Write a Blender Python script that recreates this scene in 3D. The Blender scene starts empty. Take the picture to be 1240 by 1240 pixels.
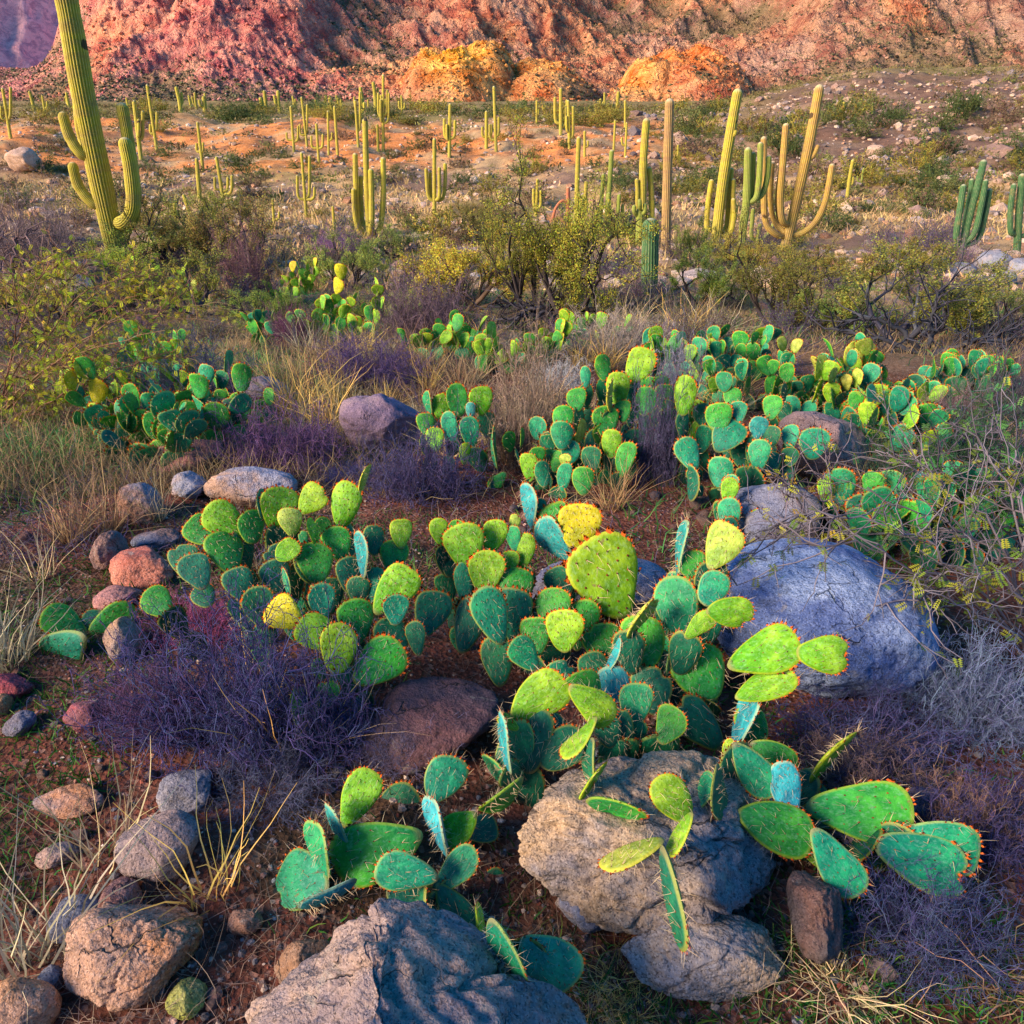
import bpy, bmesh, math, random
import numpy as np
from mathutils import Vector, Matrix

# ------------------------------------------------------------------ camera, sky, sun, exposure
SC = bpy.context.scene
COL = SC.collection
PITCH = math.radians(26.7)
FOV = math.radians(65.0)
FPX = 620.0 / math.tan(FOV / 2)
CAM = np.array([0.0, 0.0, 1.5])
cam_d = bpy.data.cameras.new('camera')
cam_d.sensor_width = 36; cam_d.sensor_height = 36
cam_d.angle = FOV
cam_d.clip_start = 0.05; cam_d.clip_end = 9000
cam = bpy.data.objects.new('camera', cam_d); COL.objects.link(cam)
cam.location = CAM.tolist(); cam.rotation_euler = (math.pi / 2 - PITCH, 0, 0)
SC.camera = cam

SUN_AZ = math.atan2(-0.78, -0.42)      # measured from +Y towards +X: left and behind the camera
SUN_EL = math.radians(24)
w = bpy.data.worlds.new('World'); SC.world = w; w.use_nodes = True
wn = w.node_tree.nodes; wl = w.node_tree.links
bg = wn['Background']
sky = wn.new('ShaderNodeTexSky'); sky.sky_type = 'NISHITA'; sky.sun_disc = False
sky.sun_elevation = SUN_EL; sky.sun_rotation = SUN_AZ
sky.air_density = 1.0; sky.dust_density = 1.0; sky.ozone_density = 2.5
hs = wn.new('ShaderNodeHueSaturation'); hs.inputs['Saturation'].default_value = 1.55
wl.new(sky.outputs[0], hs.inputs['Color']); wl.new(hs.outputs[0], bg.inputs[0]); bg.inputs[1].default_value = 0.15
sd = bpy.data.lights.new('sun', 'SUN'); sd.energy = 4.6; sd.angle = math.radians(28)
sd.color = (1.0, 0.77, 0.52)
sun = bpy.data.objects.new('sun', sd); COL.objects.link(sun)
to_sun = Vector((math.sin(SUN_AZ) * math.cos(SUN_EL), math.cos(SUN_AZ) * math.cos(SUN_EL), math.sin(SUN_EL)))
sun.rotation_euler = to_sun.to_track_quat('Z', 'Y').to_euler()
sun.location = (-20, -20, 30)
SC.view_settings.view_transform = 'Standard'; SC.view_settings.look = 'None'
SC.view_settings.exposure = 0.88; SC.view_settings.gamma = 1.0
SC.render.engine = 'CYCLES'
SC.cycles.max_bounces = 5; SC.cycles.diffuse_bounces = 3; SC.cycles.transparent_max_bounces = 4

rng = np.random.default_rng(7)
random.seed(7)

# ------------------------------------------------------------------ noise
def _h(ix, iy, iz):
    n = (ix.astype(np.int64) * 374761393 + iy.astype(np.int64) * 668265263 + iz.astype(np.int64) * 2147483647 * 3) & 0xFFFFFFFF
    n = ((n ^ (n >> 13)) * 1274126177) & 0xFFFFFFFF
    n = ((n ^ (n >> 16)) * 2246822519) & 0xFFFFFFFF
    return ((n ^ (n >> 15)) & 0xFFFFFF) / float(0xFFFFFF)

def vn(p):
    p = np.asarray(p, float)
    i = np.floor(p); f = p - i; f = f * f * f * (f * (f * 6 - 15) + 10)
    i = i.astype(np.int64)
    r = 0
    for dx in (0, 1):
        wx = f[..., 0] if dx else 1 - f[..., 0]
        for dy in (0, 1):
            wy = f[..., 1] if dy else 1 - f[..., 1]
            for dz in (0, 1):
                wz = f[..., 2] if dz else 1 - f[..., 2]
                r = r + wx * wy * wz * _h(i[..., 0] + dx, i[..., 1] + dy, i[..., 2] + dz)
    return r * 2 - 1

def fbm(p, o=4, g=0.5, l=2.03):
    a = 1.0; s = 0; t = 0
    p = np.array(p, float)
    for k in range(o):
        s = s + a * vn(p + k * 17.3); t += a; a *= g; p = p * l
    return s / t

def ridged(p, o=4, g=0.5):
    a = 1.0; s = 0; t = 0
    p = np.array(p, float)
    for k in range(o):
        s = s + a * (1 - np.abs(vn(p + k * 31.7))); t += a; a *= g; p = p * 2.07
    return s / t

def fbm2(x, y, sc, o=4, z=0.0, g=0.5):
    return fbm(np.stack([x * sc, y * sc, np.zeros_like(x) + z], -1), o, g)

def sstep(a, b, x):
    t = np.clip((x - a) / (b - a), 0, 1)
    return t * t * (3 - 2 * t)

# ------------------------------------------------------------------ rays
cp, sp = math.cos(PITCH), math.sin(PITCH)
def ray(px, py):
    u = (px - 620.0) / FPX; v = (620.0 - py) / FPX
    return np.array([u, cp + v * sp, -sp + v * cp])

PY = np.array([-6, 0, 2.0, 3.0, 5, 8, 12, 18, 28, 40, 52, 58, 68, 78, 84, 100, 150, 250, 330, 420])
PZ = np.array([0.1, 0, 0, -.03, -.26, -.62, -1.05, -1.70, -2.62, -2.85, -2.7, -2.35, -1.1, 0.0, .28, .45, .7, 1.4, 2.2, 4.0])
_fy = np.linspace(-6, 420, 6000)
_fz = np.interp(_fy, PY, PZ)
for _ in range(2):
    _k = np.linspace(-1, 1, 31); _kw = 1 - np.abs(_k); _kw /= _kw.sum()
    _wide = np.convolve(np.pad(_fz, 15, 'edge'), _kw, 'valid')
    _k2 = 5; _kw2 = np.ones(_k2) / _k2
    _near = np.convolve(np.pad(_fz, 2, 'edge'), _kw2, 'valid')
    _m = np.clip((_fy - 6) / 10, 0, 1)
    _fz = _near * (1 - _m) + _wide * _m

def H(x, y, fine=True):
    x = np.asarray(x, float); y = np.asarray(y, float)
    # the bank runs a little wavy, the right hill side comes closer and stands higher
    wob = 3.0 * np.sin(x * 0.13 + 1.0) + 2.0 * np.sin(x * .31 + .4)
    yy = y + wob * sstep(45, 60, y) * (1 - sstep(90, 140, y))
    z = np.interp(yy, _fy, _fz)
    rx = x / np.maximum(y, 1) 
    right = sstep(0.16, 0.42, rx)
    added_rise = sstep(44, 150, y) * 7.2 * (1 - 0.6 * sstep(170, 340, y)) + sstep(42, 50, y) * 0.5 * (1 - sstep(50, 70, y))
    z = z + right * (added_rise - np.maximum(0, np.interp(yy, _fy, _fz) + 2.6) * 0.45 * (1 - sstep(110, 200, y)) * sstep(45, 60, y))
    amp = 0.05 + 0.02 * np.clip(y, 0, 40)
    z = z + amp * fbm2(x, y, 0.22, 3, 3.3) * sstep(2, 8, y)
    z = z + 0.05 * fbm2(x, y, 1.3, 3, 9.1)
    if fine:
        z = z + 0.012 * fbm2(x, y, 7.0, 3, 5.2)
    return z

_T = np.concatenate([np.linspace(0.7, 4, 500), np.geomspace(4, 420, 3500)[1:]])
def at(px, py):
    """the point of the ground seen at a pixel of the photograph"""
    d = ray(px, py)
    P = CAM[None] + _T[:, None] * d[None]
    below = P[:, 2] < H(P[:, 0], P[:, 1], False)
    i = int(np.argmax(below)) if below.any() else len(_T) - 1
    return P[i]

def P3(px, py, Y):
    d = ray(px, py)
    return CAM + d * (Y / d[1])

def ppm(p):
    """pixels per metre at a point"""
    return FPX / (p[1] * cp + (CAM[2] - p[2]) * sp)

def proj(p):
    d = np.asarray(p, float) - CAM
    dep = d[..., 1] * cp - d[..., 2] * sp
    up = d[..., 1] * sp + d[..., 2] * cp
    return 620 + FPX * d[..., 0] / dep, 620 - FPX * up / dep

# ------------------------------------------------------------------ mesh helpers
class MB:
    def __init__(s):
        s.v = []; s.f = []; s.m = []; s.n = 0; s.a = []; s.sm = []
    def add(s, v, f, mat=0, attr=None, smooth=True):
        v = np.asarray(v, float).reshape(-1, 3); f = np.asarray(f, int)
        if len(f) == 0: return
        s.v.append(v); s.f.append(f + s.n); s.m.append(np.full(len(f), mat)); s.sm.append(np.full(len(f), smooth))
        s.a.append(np.zeros((len(v), 3)) if attr is None else np.broadcast_to(np.asarray(attr, float), (len(v), 3)).copy())
        s.n += len(v)
    def mesh(s, name, mats):
        me = bpy.data.meshes.new(name)
        v = np.concatenate(s.v); a = np.concatenate(s.a)
        tot = sum(f.size for f in s.f); nf = sum(len(f) for f in s.f)
        me.vertices.add(len(v)); me.vertices.foreach_set('co', v.ravel())
        me.loops.add(tot); me.polygons.add(nf)
        me.loops.foreach_set('vertex_index', np.concatenate([f.ravel() for f in s.f]).astype(np.int32))
        cnt = np.concatenate([np.full(len(f), f.shape[1]) for f in s.f])
        st = np.concatenate([[0], np.cumsum(cnt)[:-1]])
        me.polygons.foreach_set('loop_start', st.astype(np.int32))
        me.polygons.foreach_set('material_index', np.concatenate(s.m).astype(np.int32))
        me.polygons.foreach_set('use_smooth', np.concatenate(s.sm).astype(bool))
        at_ = me.attributes.new('tone', 'FLOAT_VECTOR', 'POINT')
        at_.data.foreach_set('vector', a.ravel())
        me.update(calc_edges=True)
        me.validate()
        for m in mats: me.materials.append(m)
        return me
    def build(s, name, mats, parent=None, loc=None, color=None):
        me = s.mesh(name, mats if isinstance(mats, (list, tuple)) else [mats])
        return obj(name, me, parent, loc, color)

def obj(name, me, parent=None, loc=None, color=None):
    o = bpy.data.objects.new(name, me); COL.objects.link(o)
    if parent is not None: o.parent = parent
    if loc is not None: o.location = [float(c) for c in loc]
    if color is not None: o.color = (float(color[0]), float(color[1]), float(color[2]), 1)
    return o

def tag(o, label=None, cat=None, group=None, kind=None):
    if label: o['label'] = label
    if cat: o['category'] = cat
    if group: o['group'] = group
    if kind: o['kind'] = kind
    return o

def empty(name, loc, label=None, cat=None, group=None):
    o = bpy.data.objects.new(name, None); COL.objects.link(o)
    o.location = [float(c) for c in loc]; o.empty_display_size = 0.1
    return tag(o, label, cat, group)

def tubes(C, R, sides=3):
    """K polylines of S points: C (K,S,3), R (K,S) -> verts, quads"""
    C = np.asarray(C, float); R = np.asarray(R, float)
    K, S, _ = C.shape
    T = np.gradient(C, axis=1)
    T /= np.linalg.norm(T, axis=2, keepdims=True) + 1e-9
    ref = np.where(np.abs(T[:, :1, 2:3]) > 0.85, np.array([1.0, 0, 0]), np.array([0, 0, 1.0]))
    A = np.cross(T, np.broadcast_to(ref, T.shape)); A /= np.linalg.norm(A, axis=2, keepdims=True) + 1e-9
    B = np.cross(T, A)
    th = np.arange(sides) / sides * 2 * np.pi
    V = C[:, :, None] + R[:, :, None, None] * (A[:, :, None] * np.cos(th)[None, None, :, None] + B[:, :, None] * np.sin(th)[None, None, :, None])
    idx = np.arange(K * S * sides).reshape(K, S, sides)
    a = idx[:, :-1]; b = idx[:, 1:]
    q = np.stack([a, np.roll(a, -1, 2), np.roll(b, -1, 2), b], -1).reshape(-1, 4)
    return V.reshape(-1, 3), q

def ribbons(C, W, side):
    """flat tapering blades: C (K,S,3), W (K,S) half widths, side (K,3)"""
    K, S, _ = C.shape
    V = np.stack([C - side[:, None] * W[..., None], C + side[:, None] * W[..., None]], 2)
    idx = np.arange(K * S * 2).reshape(K, S, 2)
    q = np.stack([idx[:, :-1, 0], idx[:, :-1, 1], idx[:, 1:, 1], idx[:, 1:, 0]], -1).reshape(-1, 4)
    return V.reshape(-1, 3), q

def unit(v):
    return v / (np.linalg.norm(v, axis=-1, keepdims=True) + 1e-9)

def leaves(P, size, r, up=0.3, asp=0.45):
    """K rhombic leaflets at P"""
    K = len(P)
    d = unit(r.normal(size=(K, 3)) + np.array([0, 0, up]))
    s = unit(np.cross(d, r.normal(size=(K, 3))))
    L = (size * r.uniform(.6, 1.3, K))[:, None]
    V = np.stack([P, P + d * L * .5 + s * L * asp * .5, P + d * L, P + d * L * .5 - s * L * asp * .5], 1)
    return V.reshape(-1, 3), np.arange(K * 4).reshape(K, 4)

# ------------------------------------------------------------------ node helpers
def mat(name):
    m = bpy.data.materials.new(name); m.use_nodes = True
    n = m.node_tree.nodes; b = n['Principled BSDF']
    b.inputs['Roughness'].default_value = 0.85
    b.inputs['Specular IOR Level'].default_value = 0.25
    return m, n, m.node_tree.links, b

class NG:
    def __init__(s, n, l): s.n = n; s.l = l
    def link(s, a, b): s.l.new(a, b)
    def val(s, inp, v):
        if hasattr(v, 'is_linked') or hasattr(v, 'links'): s.l.new(v, inp)
        else: inp.default_value = v
    def mix(s, fac, a, b, mode='MIX'):
        x = s.n.new('ShaderNodeMix'); x.data_type = 'RGBA'; x.blend_type = mode
        s.val(x.inputs[0], fac)
        for i, c in ((6, a), (7, b)):
            s.val(x.inputs[i], c if not isinstance(c, tuple) else (*c, 1)[:4])
        return x.outputs[2]
    def noise(s, scale, detail=4, rough=0.55, vec=None, dist=0.0, dim='3D'):
        x = s.n.new('ShaderNodeTexNoise'); x.noise_dimensions = dim
        x.inputs['Scale'].default_value = scale; x.inputs['Detail'].default_value = detail
        x.inputs['Roughness'].default_value = rough; x.inputs['Distortion'].default_value = dist
        if vec is not None: s.l.new(vec, x.inputs['Vector'])
        return x.outputs[0]
    def voro(s, scale, feature='F1', vec=None, out='Distance', rand=1.0):
        x = s.n.new('ShaderNodeTexVoronoi'); x.feature = feature
        x.inputs['Scale'].default_value = scale; x.inputs['Randomness'].default_value = rand
        if vec is not None: s.l.new(vec, x.inputs['Vector'])
        return x.outputs[out]
    def ramp(s, fac, a, b, lo=0.0, hi=1.0):
        x = s.n.new('ShaderNodeMapRange'); x.interpolation_type = 'SMOOTHSTEP'
        s.l.new(fac, x.inputs[0])
        x.inputs[1].default_value = a; x.inputs[2].default_value = b
        x.inputs[3].default_value = lo; x.inputs[4].default_value = hi
        return x.outputs[0]
    def math(s, op, a, b=0.0):
        x = s.n.new('ShaderNodeMath'); x.operation = op
        s.val(x.inputs[0], a); s.val(x.inputs[1], b)
        return x.outputs[0]
    def attr(s, name, kind='GEOMETRY'):
        x = s.n.new('ShaderNodeAttribute'); x.attribute_name = name; x.attribute_type = kind
        return x
    def sep(s, v):
        x = s.n.new('ShaderNodeSeparateXYZ'); s.l.new(v, x.inputs[0]); return x.outputs
    def info(s): return s.n.new('ShaderNodeObjectInfo')
    def coord(s, which='Object'): return s.n.new('ShaderNodeTexCoord').outputs[which]
    def bump(s, h, strength, dist, b, prev=None):
        x = s.n.new('ShaderNodeBump'); x.inputs['Strength'].default_value = strength; x.inputs['Distance'].default_value = dist
        s.l.new(h, x.inputs['Height'])
        if prev is not None: s.l.new(prev, x.inputs['Normal'])
        s.l.new(x.outputs[0], b.inputs['Normal']); return x.outputs[0]
    def hsv(s, col, h=0.5, sat=1.0, v=1.0):
        x = s.n.new('ShaderNodeHueSaturation')
        s.val(x.inputs['Hue'], h); s.val(x.inputs['Saturation'], sat); s.val(x.inputs['Value'], v)
        s.val(x.inputs['Color'], col); return x.outputs[0]
# ------------------------------------------------------------------ materials
def m_pad():
    m, n, l, b = mat('cactus_pad'); g = NG(n, l)
    oc = g.info().outputs['Color']; t = g.sep(g.attr('tone').outputs['Vector'])
    co = g.coord('Object')
    nz = g.noise(3.5, 4, .6, co)
    c = g.mix(g.ramp(nz, .35, .7), g.hsv(oc, .51, 1.05, .62), g.hsv(oc, .485, 1.0, 1.25))
    n2 = g.noise(22, 3, .6, co)
    c = g.mix(g.ramp(n2, .48, .70, 0, .4), c, g.hsv(oc, .53, .62, 1.3))
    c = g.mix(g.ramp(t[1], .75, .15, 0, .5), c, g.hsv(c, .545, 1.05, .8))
    rim = g.ramp(t[0], .35, 1.0, 0, .8)
    c = g.mix(rim, c, g.mix(.45, oc, (.62, .50, .03)))
    # corky grey skin at the very foot and a few brown scars
    c = g.mix(g.ramp(t[1], .10, .0, 0, .7), c, (.16, .13, .08))
    sc = g.ramp(g.noise(6.5, 3, .6, co), .655, .70, 0, .7)
    c = g.mix(sc, c, (.20, .13, .06))
    l.new(c, b.inputs['Base Color'])
    b.inputs['Roughness'].default_value = .6; b.inputs['Specular IOR Level'].default_value = .3
    g.bump(g.noise(14, 4, .6, co), .25, .02, b)
    return m
def m_flat(name, col, col2=None, sc=6.0, rough=.8, spec=.2):
    m, n, l, b = mat(name); g = NG(n, l)
    t = g.sep(g.attr('tone').outputs['Vector'])
    c = g.mix(t[0], col, col2 or col)
    l.new(c, b.inputs['Base Color']); b.inputs['Roughness'].default_value = rough
    b.inputs['Specular IOR Level'].default_value = spec
    return m
def m_var(name, hue=.04, val=.5, rough=.75, spec=.2, trans=0.0):
    """object colour, varied from leaf to leaf or twig to twig by the tone attribute"""
    m, n, l, b = mat(name); g = NG(n, l)
    oc = g.info().outputs['Color']; t = g.sep(g.attr('tone').outputs['Vector'])
    h = g.ramp(t[1], 0, 1, .5 - hue, .5 + hue); v = g.ramp(t[0], 0, 1, 1 - val, 1 + val)
    c = g.hsv(oc, h, 1.0, v)
    l.new(c, b.inputs['Base Color']); b.inputs['Roughness'].default_value = rough
    b.inputs['Specular IOR Level'].default_value = spec
    if trans:
        tr = n.new('ShaderNodeBsdfTranslucent'); l.new(c, tr.inputs[0])
        mx = n.new('ShaderNodeMixShader'); mx.inputs[0].default_value = trans
        l.new(b.outputs[0], mx.inputs[1]); l.new(tr.outputs[0], mx.inputs[2])
        l.new(mx.outputs[0], n['Material Output'].inputs[0])
    return m
def m_saguaro():
    m, n, l, b = mat('saguaro_skin'); g = NG(n, l)
    oc = g.info().outputs['Color']; t = g.sep(g.attr('tone').outputs['Vector'])
    co = g.coord('Object')
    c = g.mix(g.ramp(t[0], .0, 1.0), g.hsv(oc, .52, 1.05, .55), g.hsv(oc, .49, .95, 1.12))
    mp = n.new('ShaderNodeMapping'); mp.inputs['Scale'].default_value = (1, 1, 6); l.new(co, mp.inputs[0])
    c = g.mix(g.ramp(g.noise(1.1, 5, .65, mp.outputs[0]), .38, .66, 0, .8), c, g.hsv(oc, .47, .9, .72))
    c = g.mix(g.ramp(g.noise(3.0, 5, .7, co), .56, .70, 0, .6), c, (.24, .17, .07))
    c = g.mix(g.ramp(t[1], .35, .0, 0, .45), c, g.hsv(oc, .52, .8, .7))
    spine = g.math('MULTIPLY', g.ramp(t[0], .86, .97), g.ramp(g.noise(14, 1, .5, co), .4, .6))
    c = g.mix(g.math('MULTIPLY', spine, .55), c, (.62, .52, .30))
    c = g.mix(g.ramp(t[1], .97, 1.0, 0, .6), c, (.62, .55, .38))          # pale woolly tip
    c = g.mix(g.ramp(t[1], .10, .0, 0, .45), c, (.30, .22, .12))           # corky foot
    hole = g.ramp(g.noise(2.3, 1, .3, co), .745, .765, 0, .9)
    c = g.mix(hole, c, (.04, .025, .015))
    l.new(c, b.inputs['Base Color']); b.inputs['Roughness'].default_value = .7
    return m
def m_rock():
    m, n, l, b = mat('granite'); g = NG(n, l)
    inf = g.info(); oc = inf.outputs['Color']; rnd = inf.outputs['Random']
    tint = g.attr('tint', 'OBJECT').outputs['Color']
    co = g.coord('Object')
    ad = n.new('ShaderNodeVectorMath'); ad.operation = 'ADD'; l.new(co, ad.inputs[0])
    cmb = n.new('ShaderNodeCombineXYZ'); l.new(g.math('MULTIPLY', rnd, 37.0), cmb.inputs[0]); l.new(cmb.outputs[0], ad.inputs[1])
    v = ad.outputs[0]
    big = g.noise(3.6, 5, .62, v)
    c = g.mix(g.ramp(big, .42, .60), oc, tint)
    # grains of quartz, feldspar and mica
    vc = g.voro(300, 'F1', v, 'Color'); gs = g.sep(vc)
    c = g.mix(g.ramp(gs[0], .62, .95, 0, .45), c, g.hsv(c, .5, .8, 1.7))
    c = g.mix(g.ramp(gs[1], .70, .95, 0, .6), c, (.03, .025, .028))
    # stains and lichen
    c = g.mix(g.ramp(g.noise(11, 6, .7, v), .55, .68, 0, .7), c, g.hsv(c, .5, 1.0, .38))
    c = g.mix(g.ramp(g.noise(7.5, 5, .7, v, .6), .60, .66, 0, .55), c, (.34, .30, .27))
    crack = g.voro(5.5, 'DISTANCE_TO_EDGE', None)
    wv = n.new('ShaderNodeMix'); wv.data_type = 'VECTOR'; wv.inputs[0].default_value = .12
    l.new(v, wv.inputs[4]); nc = n.new('ShaderNodeTexNoise'); nc.inputs['Scale'].default_value = 9; nc.inputs['Detail'].default_value = 4
    l.new(v, nc.inputs['Vector']); l.new(nc.outputs['Color'], wv.inputs[5])
    cr = n.new('ShaderNodeTexVoronoi'); cr.feature = 'DISTANCE_TO_EDGE'; cr.inputs['Scale'].default_value = 6.5
    l.new(wv.outputs[1], cr.inputs['Vector'])
    crk = g.math('MULTIPLY', g.ramp(cr.outputs['Distance'], .014, .0), g.ramp(g.noise(4, 2, .5, v), .5, .62))
    c = g.mix(g.math('MULTIPLY', crk, .5), c, (.03, .025, .025))
    l.new(c, b.inputs['Base Color']); b.inputs['Roughness'].default_value = .88
    h = g.math('SUBTRACT', g.math('ADD', g.math('MULTIPLY', g.noise(38, 6, .7, v), .5), g.math('MULTIPLY', g.noise(9, 5, .65, v), 1.2)), g.math('MULTIPLY', crk, .7))
    g.bump(h, .9, .03, b)
    return m
def m_ground():
    m, n, l, b = mat('desert_soil'); g = NG(n, l)
    col = g.attr('tone').outputs['Color']; co = g.coord('Object')
    c = g.mix(g.ramp(g.noise(1.7, 6, .65, co), .35, .68), g.hsv(col, .5, 1.0, .55), g.hsv(col, .5, 1.0, 1.3))
    c = g.mix(g.ramp(g.noise(23, 5, .7, co), .35, .7, 0, .75), c, g.hsv(col, .49, 1.05, 1.35))
    vc = g.sep(g.voro(75, 'F1', co, 'Color'))
    c = g.mix(g.ramp(vc[0], .75, .95, 0, .6), c, g.hsv(col, .51, .7, 2.1))
    c = g.mix(g.ramp(vc[1], .7, .95, 0, .7), c, g.hsv(col, .5, .9, .35))
    l.new(c, b.inputs['Base Color']); b.inputs['Roughness'].default_value = .95; b.inputs['Specular IOR Level'].default_value = .1
    h = g.math('ADD', g.noise(60, 5, .7, co), g.math('MULTIPLY', g.voro(75, 'F1', co), .8))
    g.bump(h, .8, .015, b)
    return m
def m_mountain():
    m, n, l, b = mat('mountain_rock'); g = NG(n, l)
    at_ = g.attr('tone'); col = at_.outputs['Color']; co = g.coord('Object')
    sl = g.attr('scrub'); sc = sl.outputs['Fac']
    mp = n.new('ShaderNodeMapping'); mp.inputs['Scale'].default_value = (1, 1, 1.3); mp.inputs['Rotation'].default_value = (.3, .5, 0); l.new(co, mp.inputs[0])
    v = mp.outputs[0]
    c = g.mix(g.ramp(g.noise(.055, 7, .68, v, 1.0), .38, .62), g.hsv(col, .485, 1.1, .72), g.hsv(col, .515, .98, 1.3))
    c = g.mix(g.ramp(g.noise(.32, 6, .7, v, .5), .54, .72, 0, .6), c, g.hsv(col, .5, 1.0, .5))
    c = g.mix(g.ramp(g.noise(.55, 4, .6, co), .58, .72, 0, .45), c, g.hsv(col, .52, .85, 1.5))
    jv = n.new('ShaderNodeMix'); jv.data_type = 'VECTOR'; jv.inputs[0].default_value = .35; l.new(v, jv.inputs[4])
    jn = n.new('ShaderNodeTexNoise'); jn.inputs['Scale'].default_value = .12; jn.inputs['Detail'].default_value = 5; l.new(v, jn.inputs['Vector'])
    jm = n.new('ShaderNodeVectorMath'); jm.operation = 'SCALE'; jm.inputs['Scale'].default_value = 40; l.new(jn.outputs['Color'], jm.inputs[0]); l.new(jm.outputs[0], jv.inputs[5])
    jd = g.voro(.34, 'DISTANCE_TO_EDGE', jv.outputs[1])
    c = g.mix(g.ramp(jd, .07, .0, 0, .4), c, g.hsv(col, .5, 1.0, .32))
    jc = g.sep(g.voro(.34, 'F1', jv.outputs[1], 'Color'))
    c = g.mix(g.ramp(jc[0], .5, 1.0, 0, .22), c, g.hsv(col, .51, .85, 1.5))
    # scrub between the rocks
    sn = g.math('ADD', g.noise(.42, 5, .75, co), g.math('MULTIPLY', g.math('SUBTRACT', sc, .40), .55))
    scr = g.mix(g.ramp(g.noise(.06, 3, .5, co), .4, .6), (.14, .12, .06), (.21, .14, .085))
    c = g.mix(g.ramp(sn, .50, .62, 0, .75), c, scr)
    l.new(c, b.inputs['Base Color']); b.inputs['Roughness'].default_value = .95; b.inputs['Specular IOR Level'].default_value = .05
    g.bump(g.math('ADD', g.noise(.3, 7, .72, v, .6), g.math('MULTIPLY', g.ramp(jd, 0, .3), .6)), .8, 2.4, b)
    return m

M_PAD = m_pad()
M_GLO = m_flat('glochid_tuft', (.05, .018, .012), (.85, .16, .02), rough=.9)
M_SPN = m_flat('cactus_spine', (.50, .36, .22), (.78, .60, .38), rough=.6)
M_SAG = m_saguaro()
M_ROCK = m_rock()
M_SOIL = m_ground()
M_MTN = m_mountain()
M_LEAF = m_var('leaflet', .05, .55, .6, .25, .3)
M_TWIG = m_var('twig_bark', .03, .45, .85, .15)
M_STRAW = m_var('dry_straw', .02, .45, .7, .2, .2)
# ------------------------------------------------------------------ the ground, one sheet out to the mountain foot
def ground_colour(X, Y):
    n1 = fbm2(X, Y, .9, 4, 1.0); n2 = fbm2(X, Y, .12, 4, 2.0); n3 = fbm2(X, Y, .35, 4, 6.0); rx = X / np.maximum(Y, 1)
    soil = np.array([.150, .058, .040]); soil2 = np.array([.075, .045, .042])
    straw = np.array([.38, .25, .09]); tan = np.array([.42, .27, .13]); orange = np.array([.68, .24, .055])
    dark = np.array([.17, .095, .065]); olive = np.array([.21, .16, .055])
    def L(a, b, t): return a + (b - a) * np.clip(t, 0, 1)[..., None]
    c = L(soil * np.ones(X.shape + (3,)), soil2, sstep(-.1, .5, n1))
    c = L(c, np.array([.05, .06, .03]), .5 * sstep(.15, .5, fbm2(X, Y, 2.3, 3, 8)))
    far = L(straw * np.ones(X.shape + (3,)), tan, sstep(-.25, .25, n2))
    far = L(far, np.array([.17, .10, .09]), .8 * sstep(.0, .45, n3))
    c = L(c, far, sstep(4.5, 11, Y + 2 * n1))
    bank = sstep(56, 60, Y) * (1 - sstep(82, 90, Y))
    bc = L(orange * np.ones(X.shape + (3,)), tan * 1.15, sstep(-.15, .35, n3) )
    bc = L(bc, np.array([.16, .09, .06]), .7 * sstep(.1, .45, n1))
    c = L(c, bc, bank * (1 - sstep(.14, .26, rx)) * .95)
    c = L(c, L(olive * np.ones(X.shape + (3,)), np.array([.30, .20, .08]), sstep(-.2, .3, n2)), sstep(84, 96, Y))
    c = L(c, L(dark * np.ones(X.shape + (3,)), np.array([.27, .165, .10]), sstep(-.1, .4, n3)), sstep(48, 62, Y) * sstep(.2, .34, rx) * (1 - sstep(110, 150, Y)))
    return c

ys = np.concatenate([np.linspace(-6, .4, 30), np.linspace(.42, 3.2, 230), np.geomspace(3.22, 430, 520)])
ts = np.linspace(-1.25, 1.25, 560)
Yg, Tg = np.meshgrid(ys, ts, indexing='ij')
Xg = Tg * (np.maximum(Yg, 0) + 2.2)
Zg = H(Xg, Yg)
mb = MB()
idx = np.arange(Yg.size).reshape(Yg.shape)
q = np.stack([idx[:-1, :-1], idx[:-1, 1:], idx[1:, 1:], idx[1:, :-1]], -1).reshape(-1, 4)
mb.add(np.stack([Xg, Yg, Zg], -1), q, 0, ground_colour(Xg, Yg).reshape(-1, 3))
tag(mb.build('ground', M_SOIL), kind='structure')

# unseen rise added behind the camera to keep low sun off the foreground
xs_ = np.linspace(-70, 25, 120); yb_ = np.linspace(-42, -6.5, 60)
Yh, Xh = np.meshgrid(yb_, xs_, indexing='ij')
Zh = -.6 + 12.5 * np.exp(-((Yh + 24) / 8.0) ** 2) * (.75 + .25 * np.exp(-((Xh + 28) / 30) ** 2)) + .5 * fbm2(Xh, Yh, .2, 4, 8.8)
mb = MB(); idx = np.arange(Yh.size).reshape(Yh.shape)
q = np.stack([idx[:-1, :-1], idx[:-1, 1:], idx[1:, 1:], idx[1:, :-1]], -1).reshape(-1, 4)
mb.add(np.stack([Xh, Yh, Zh], -1), q, 0, (.20, .12, .09))
tag(mb.build('added_rise', M_SOIL), kind='structure')

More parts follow.
